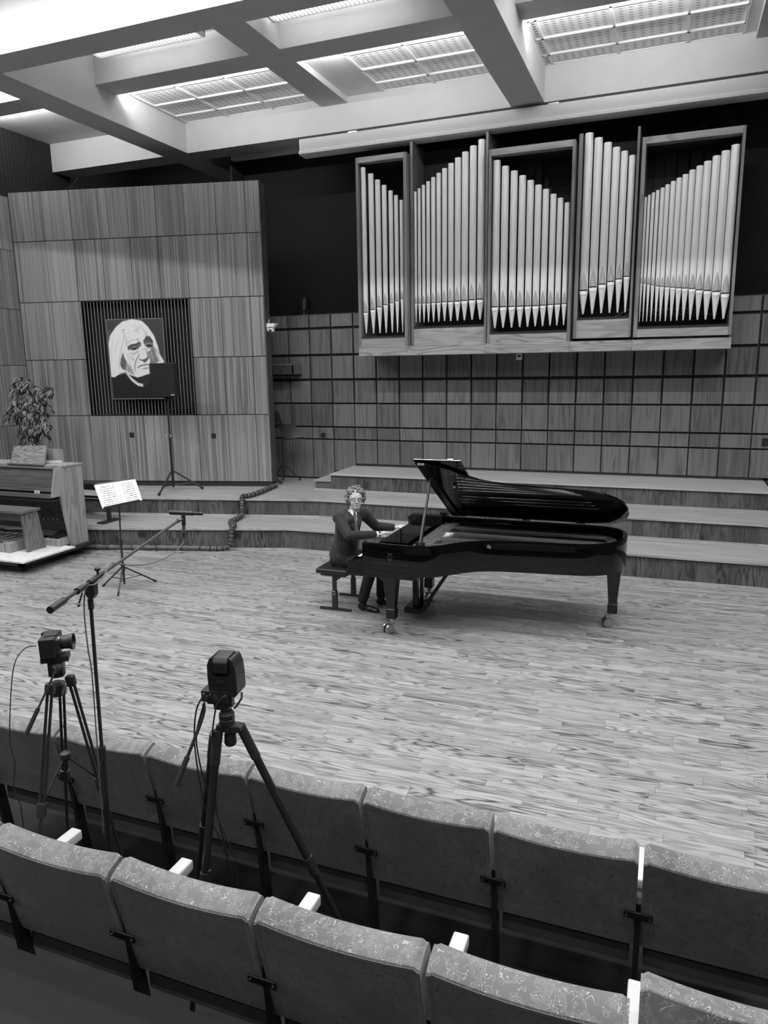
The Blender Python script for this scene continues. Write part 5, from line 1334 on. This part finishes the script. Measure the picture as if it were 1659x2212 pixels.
MB().prism([yo(-.0295, z, d) for d, z in ((-.046,.018),(-.05,.026),(-.05,.062),(-.035,.080),(.03,.084),(.05,.072),(.055,.03),(.045,.014))], ax_*.059).build('camera_head', BLACKP, rc, bevel=.006, seg=2)
MB().tube(yo(0, .045, .055), yo(0, .045, .066), .022, n=18).build('lens', LENS, rc)
MB().prism([yo(a, z, -.0425) for a, z in ((-.022, -.022), (.020, -.022), (.017, -.010), (-.019, -.010))], -ay_*.003).build('rear_label', mat('label_dark', .03, .3), rc)
for i, P in enumerate(([(441,1500),(424,1535),(420,1600),(430,1680),(445,1750),(470,1800),(490,1850),(500,1900)], [(447,1503),(436,1535),(424,1590),(432,1650),(446,1700),(480,1790),(510,1860)], [(487,1503),(470,1520),(463,1548),(458,1600),(462,1680),(470,1760),(500,1880)])):
    pts = smooth_pts([aty(x, y, 2.10+.01*i+.012*k) for k, (x, y) in enumerate(P)], 6)
    tag(MB().path(pts+[V((pts[-1].x, pts[-1].y, .262))], .0032, 6).build('camera_cable', BLACKP, None), ['leftmost black cable hanging from the remote camera down the tripod', 'black cable crossing the leftmost one under the remote camera', 'black cable hanging in a loop from the right rear socket of the remote camera'][i], 'cable', 'cables of the remote camera')

mk = thing('microphone_stand', (-2.1, 2.25, FZ), 'tall black boom microphone stand in the aisle at the left', 'microphone stand')
b0, b1 = aty(108, 1318, 1.96), aty(388, 1123, 3.25)
def onboom(px):
    lo, hi = 0.0, 1.0
    for _ in range(40):
        m_ = (lo+hi)/2; d = b0.lerp(b1, m_)-CAM; X_ = 829.5+FPX*d.dot(_r)/d.dot(_f)
        if X_ < px: lo = m_
        else: hi = m_
    return b0.lerp(b1, lo)
bdv = (b1-b0).normalized()
pv = onboom(196); k1 = onboom(180); k2 = onboom(220)
MB().tube(pv-bdv*.10, b1, .0075, n=12).build('boom', mat('satin_tube', .12, .3, metal=.6), mk, smooth=True)
cw0, cw1 = onboom(101), onboom(138)
MB().tube(cw0, cw1, .0145, n=16).tube(cw1, cw1+bdv*.02, .0145, .008, n=16).build('counterweight', BLACKP, mk)
MB().tube(cw1, pv, .0075, n=12).build('rear_tube', BLACKP, mk)
MB().tube(onboom(166), onboom(178), .0135, n=14).tube(onboom(192), onboom(222), .0125, n=14).build('boom_sleeve', BLACKP, mk)
kn = onboom(212); MB().tube(kn, kn+V((0,0,.028)), .005, n=8).ball(kn+V((0,0,.033)), (.013,.013,.010), 14, 8).build('boom_knob', BLACKP, mk, smooth=True)
MB().prism([aty(x, y, pv.y-.012) for x, y in ((184,1272),(202,1255),(204,1285),(198,1295),(192,1295),(183,1284))], (0, .024, 0)).build('clutch', BLACKP, mk, bevel=.003)
MB().tube(aty(178,1280,pv.y), aty(171,1303,pv.y-.01), .0035, n=8).ball(aty(170,1308,pv.y-.01), .0065, 10, 8).build('clutch_lever', BLACKP, mk)
pA, pB = aty(195, 1293, pv.y), aty(216, 1612, pv.y)
pC = ext(aty(195,1293,pv.y), aty(237, 1835, pv.y), FZ+.1)
pB = pA.lerp(pC, (pA.z-pB.z)/(pA.z-pC.z))
MB().tube(pA, pB, .0078, n=12).tube(pA, pA-V((0,0,.045)), .012, n=12).build('upper_pole', BLACKP, mk)
MB().tube(pB, pC, .0120, n=12).tube(pB+V((0,0,.0)), pB-V((0,0,.06)), .0165, n=12).build('lower_pole', BLACKP, mk)
for a in (.4, 2.5, 4.6):
    d = V((math.cos(a)*.26, math.sin(a)*.14, 0)); MB().tube(pC+V((0,0,.05)), V((pC.x, pC.y, FZ+.012))+d, .009, n=8).build('leg', BLACKP, mk)
MB().tube(pC+V((0,0,-.02)), pC+V((0,0,.09)), .018, n=10).build('leg_hub', BLACKP, mk)
mc = thing('microphone', tuple(b1), 'slim black stereo microphone at the end of the boom', 'microphone')
m0, m1 = aty(366, 1107, 3.28), aty(438, 1110, 3.34)
a = m0.lerp(m1, .72); MB().tube(m0, a, .0125, n=18).build('body', BLACKP, mc, bevel=.003); MB().tube(a, m1, .0095, n=16).build('capsule', BLACKP, mc, bevel=.002)
MB().tube(aty(396,1112,3.29), aty(397,1134,3.29), .0115, n=14).tube(aty(397,1150,3.29), aty(397.5,1163,3.29), .009, .004, n=12).build('holder', BLACKP, mc)
MB().tube(aty(397,1134,3.29), aty(397,1150,3.29), .0095, n=14).build('connector', mat('grey_connector', .12, .4), mc)
MB().tube(b1-bdv*.03, b1+bdv*.015, .011, n=12).tube(b1+V((-.02,0,-.01)), b1+V((.02,0,.008)), .005, n=8).build('swivel', ALU, mc)
pts = smooth_pts([aty(398,1163,3.29), aty(392,1178,3.26), aty(370,1198,3.1), aty(330,1216,2.9), aty(290,1221,2.75), aty(262,1219,2.6), aty(240,1217,2.42), aty(232,1228,2.36), aty(224,1245,2.3), aty(205,1262,2.2), aty(186,1270,2.17), aty(182,1320,2.18), aty(190,1400,2.18), aty(199,1460,2.2), aty(212,1640,2.2), aty(224,1800,2.2)], 8)
tag(MB().path(pts, .0028, 6).build('microphone_cable', mat('cable_grey', .12, .5), None), 'grey microphone cable looping from the boom tip down the stand', 'cable')

# cable coils and loose cables on the aisle floor
def coil(c, r, n, label, rr=.004):
    rnd_ = random.Random(n); pts = []
    for i in range(n*16): a = i*math.pi/8; k = r*(1+.05*math.sin(a*.31+n)); pts.append(V((c[0]+math.cos(a)*k*1.25, c[1]+math.sin(a)*k*.6, c[2]+.004+.008*(i % 5)/5+.0015*i/16)))
    return tag(MB().path(pts, rr, 6).build('cable_coil', BLACKP, None), label, 'cable')
coil((-.80, 2.33, FZ), .15, 9, 'coiled black cable on the aisle floor in the middle of the photo')
coil((-1.35, 2.33, FZ), .10, 6, 'coiled black cable by the right foot of the remote camera tripod')
coil((-2.15, 2.3, FZ), .10, 6, 'coiled black cable under the boom microphone stand')
tag(MB().path(smooth_pts([(-2.05,2.30,.262),(-1.97,2.36,.262),(-1.9,2.30,.262),(-1.80,2.38,.262),(-1.70,2.33,.262)], 8), .006, 6).build('loose_cable', mat('cable_light', .25, .5), None), 'short pale cable lying between the two tripods', 'cable')
jk = tag(MB().tube((-1.22,2.42,.268), (-1.15,2.43,.268), .008, n=10).build('plug', CHROME, None), 'silver cable plug on the aisle floor beneath the far row', 'plug')
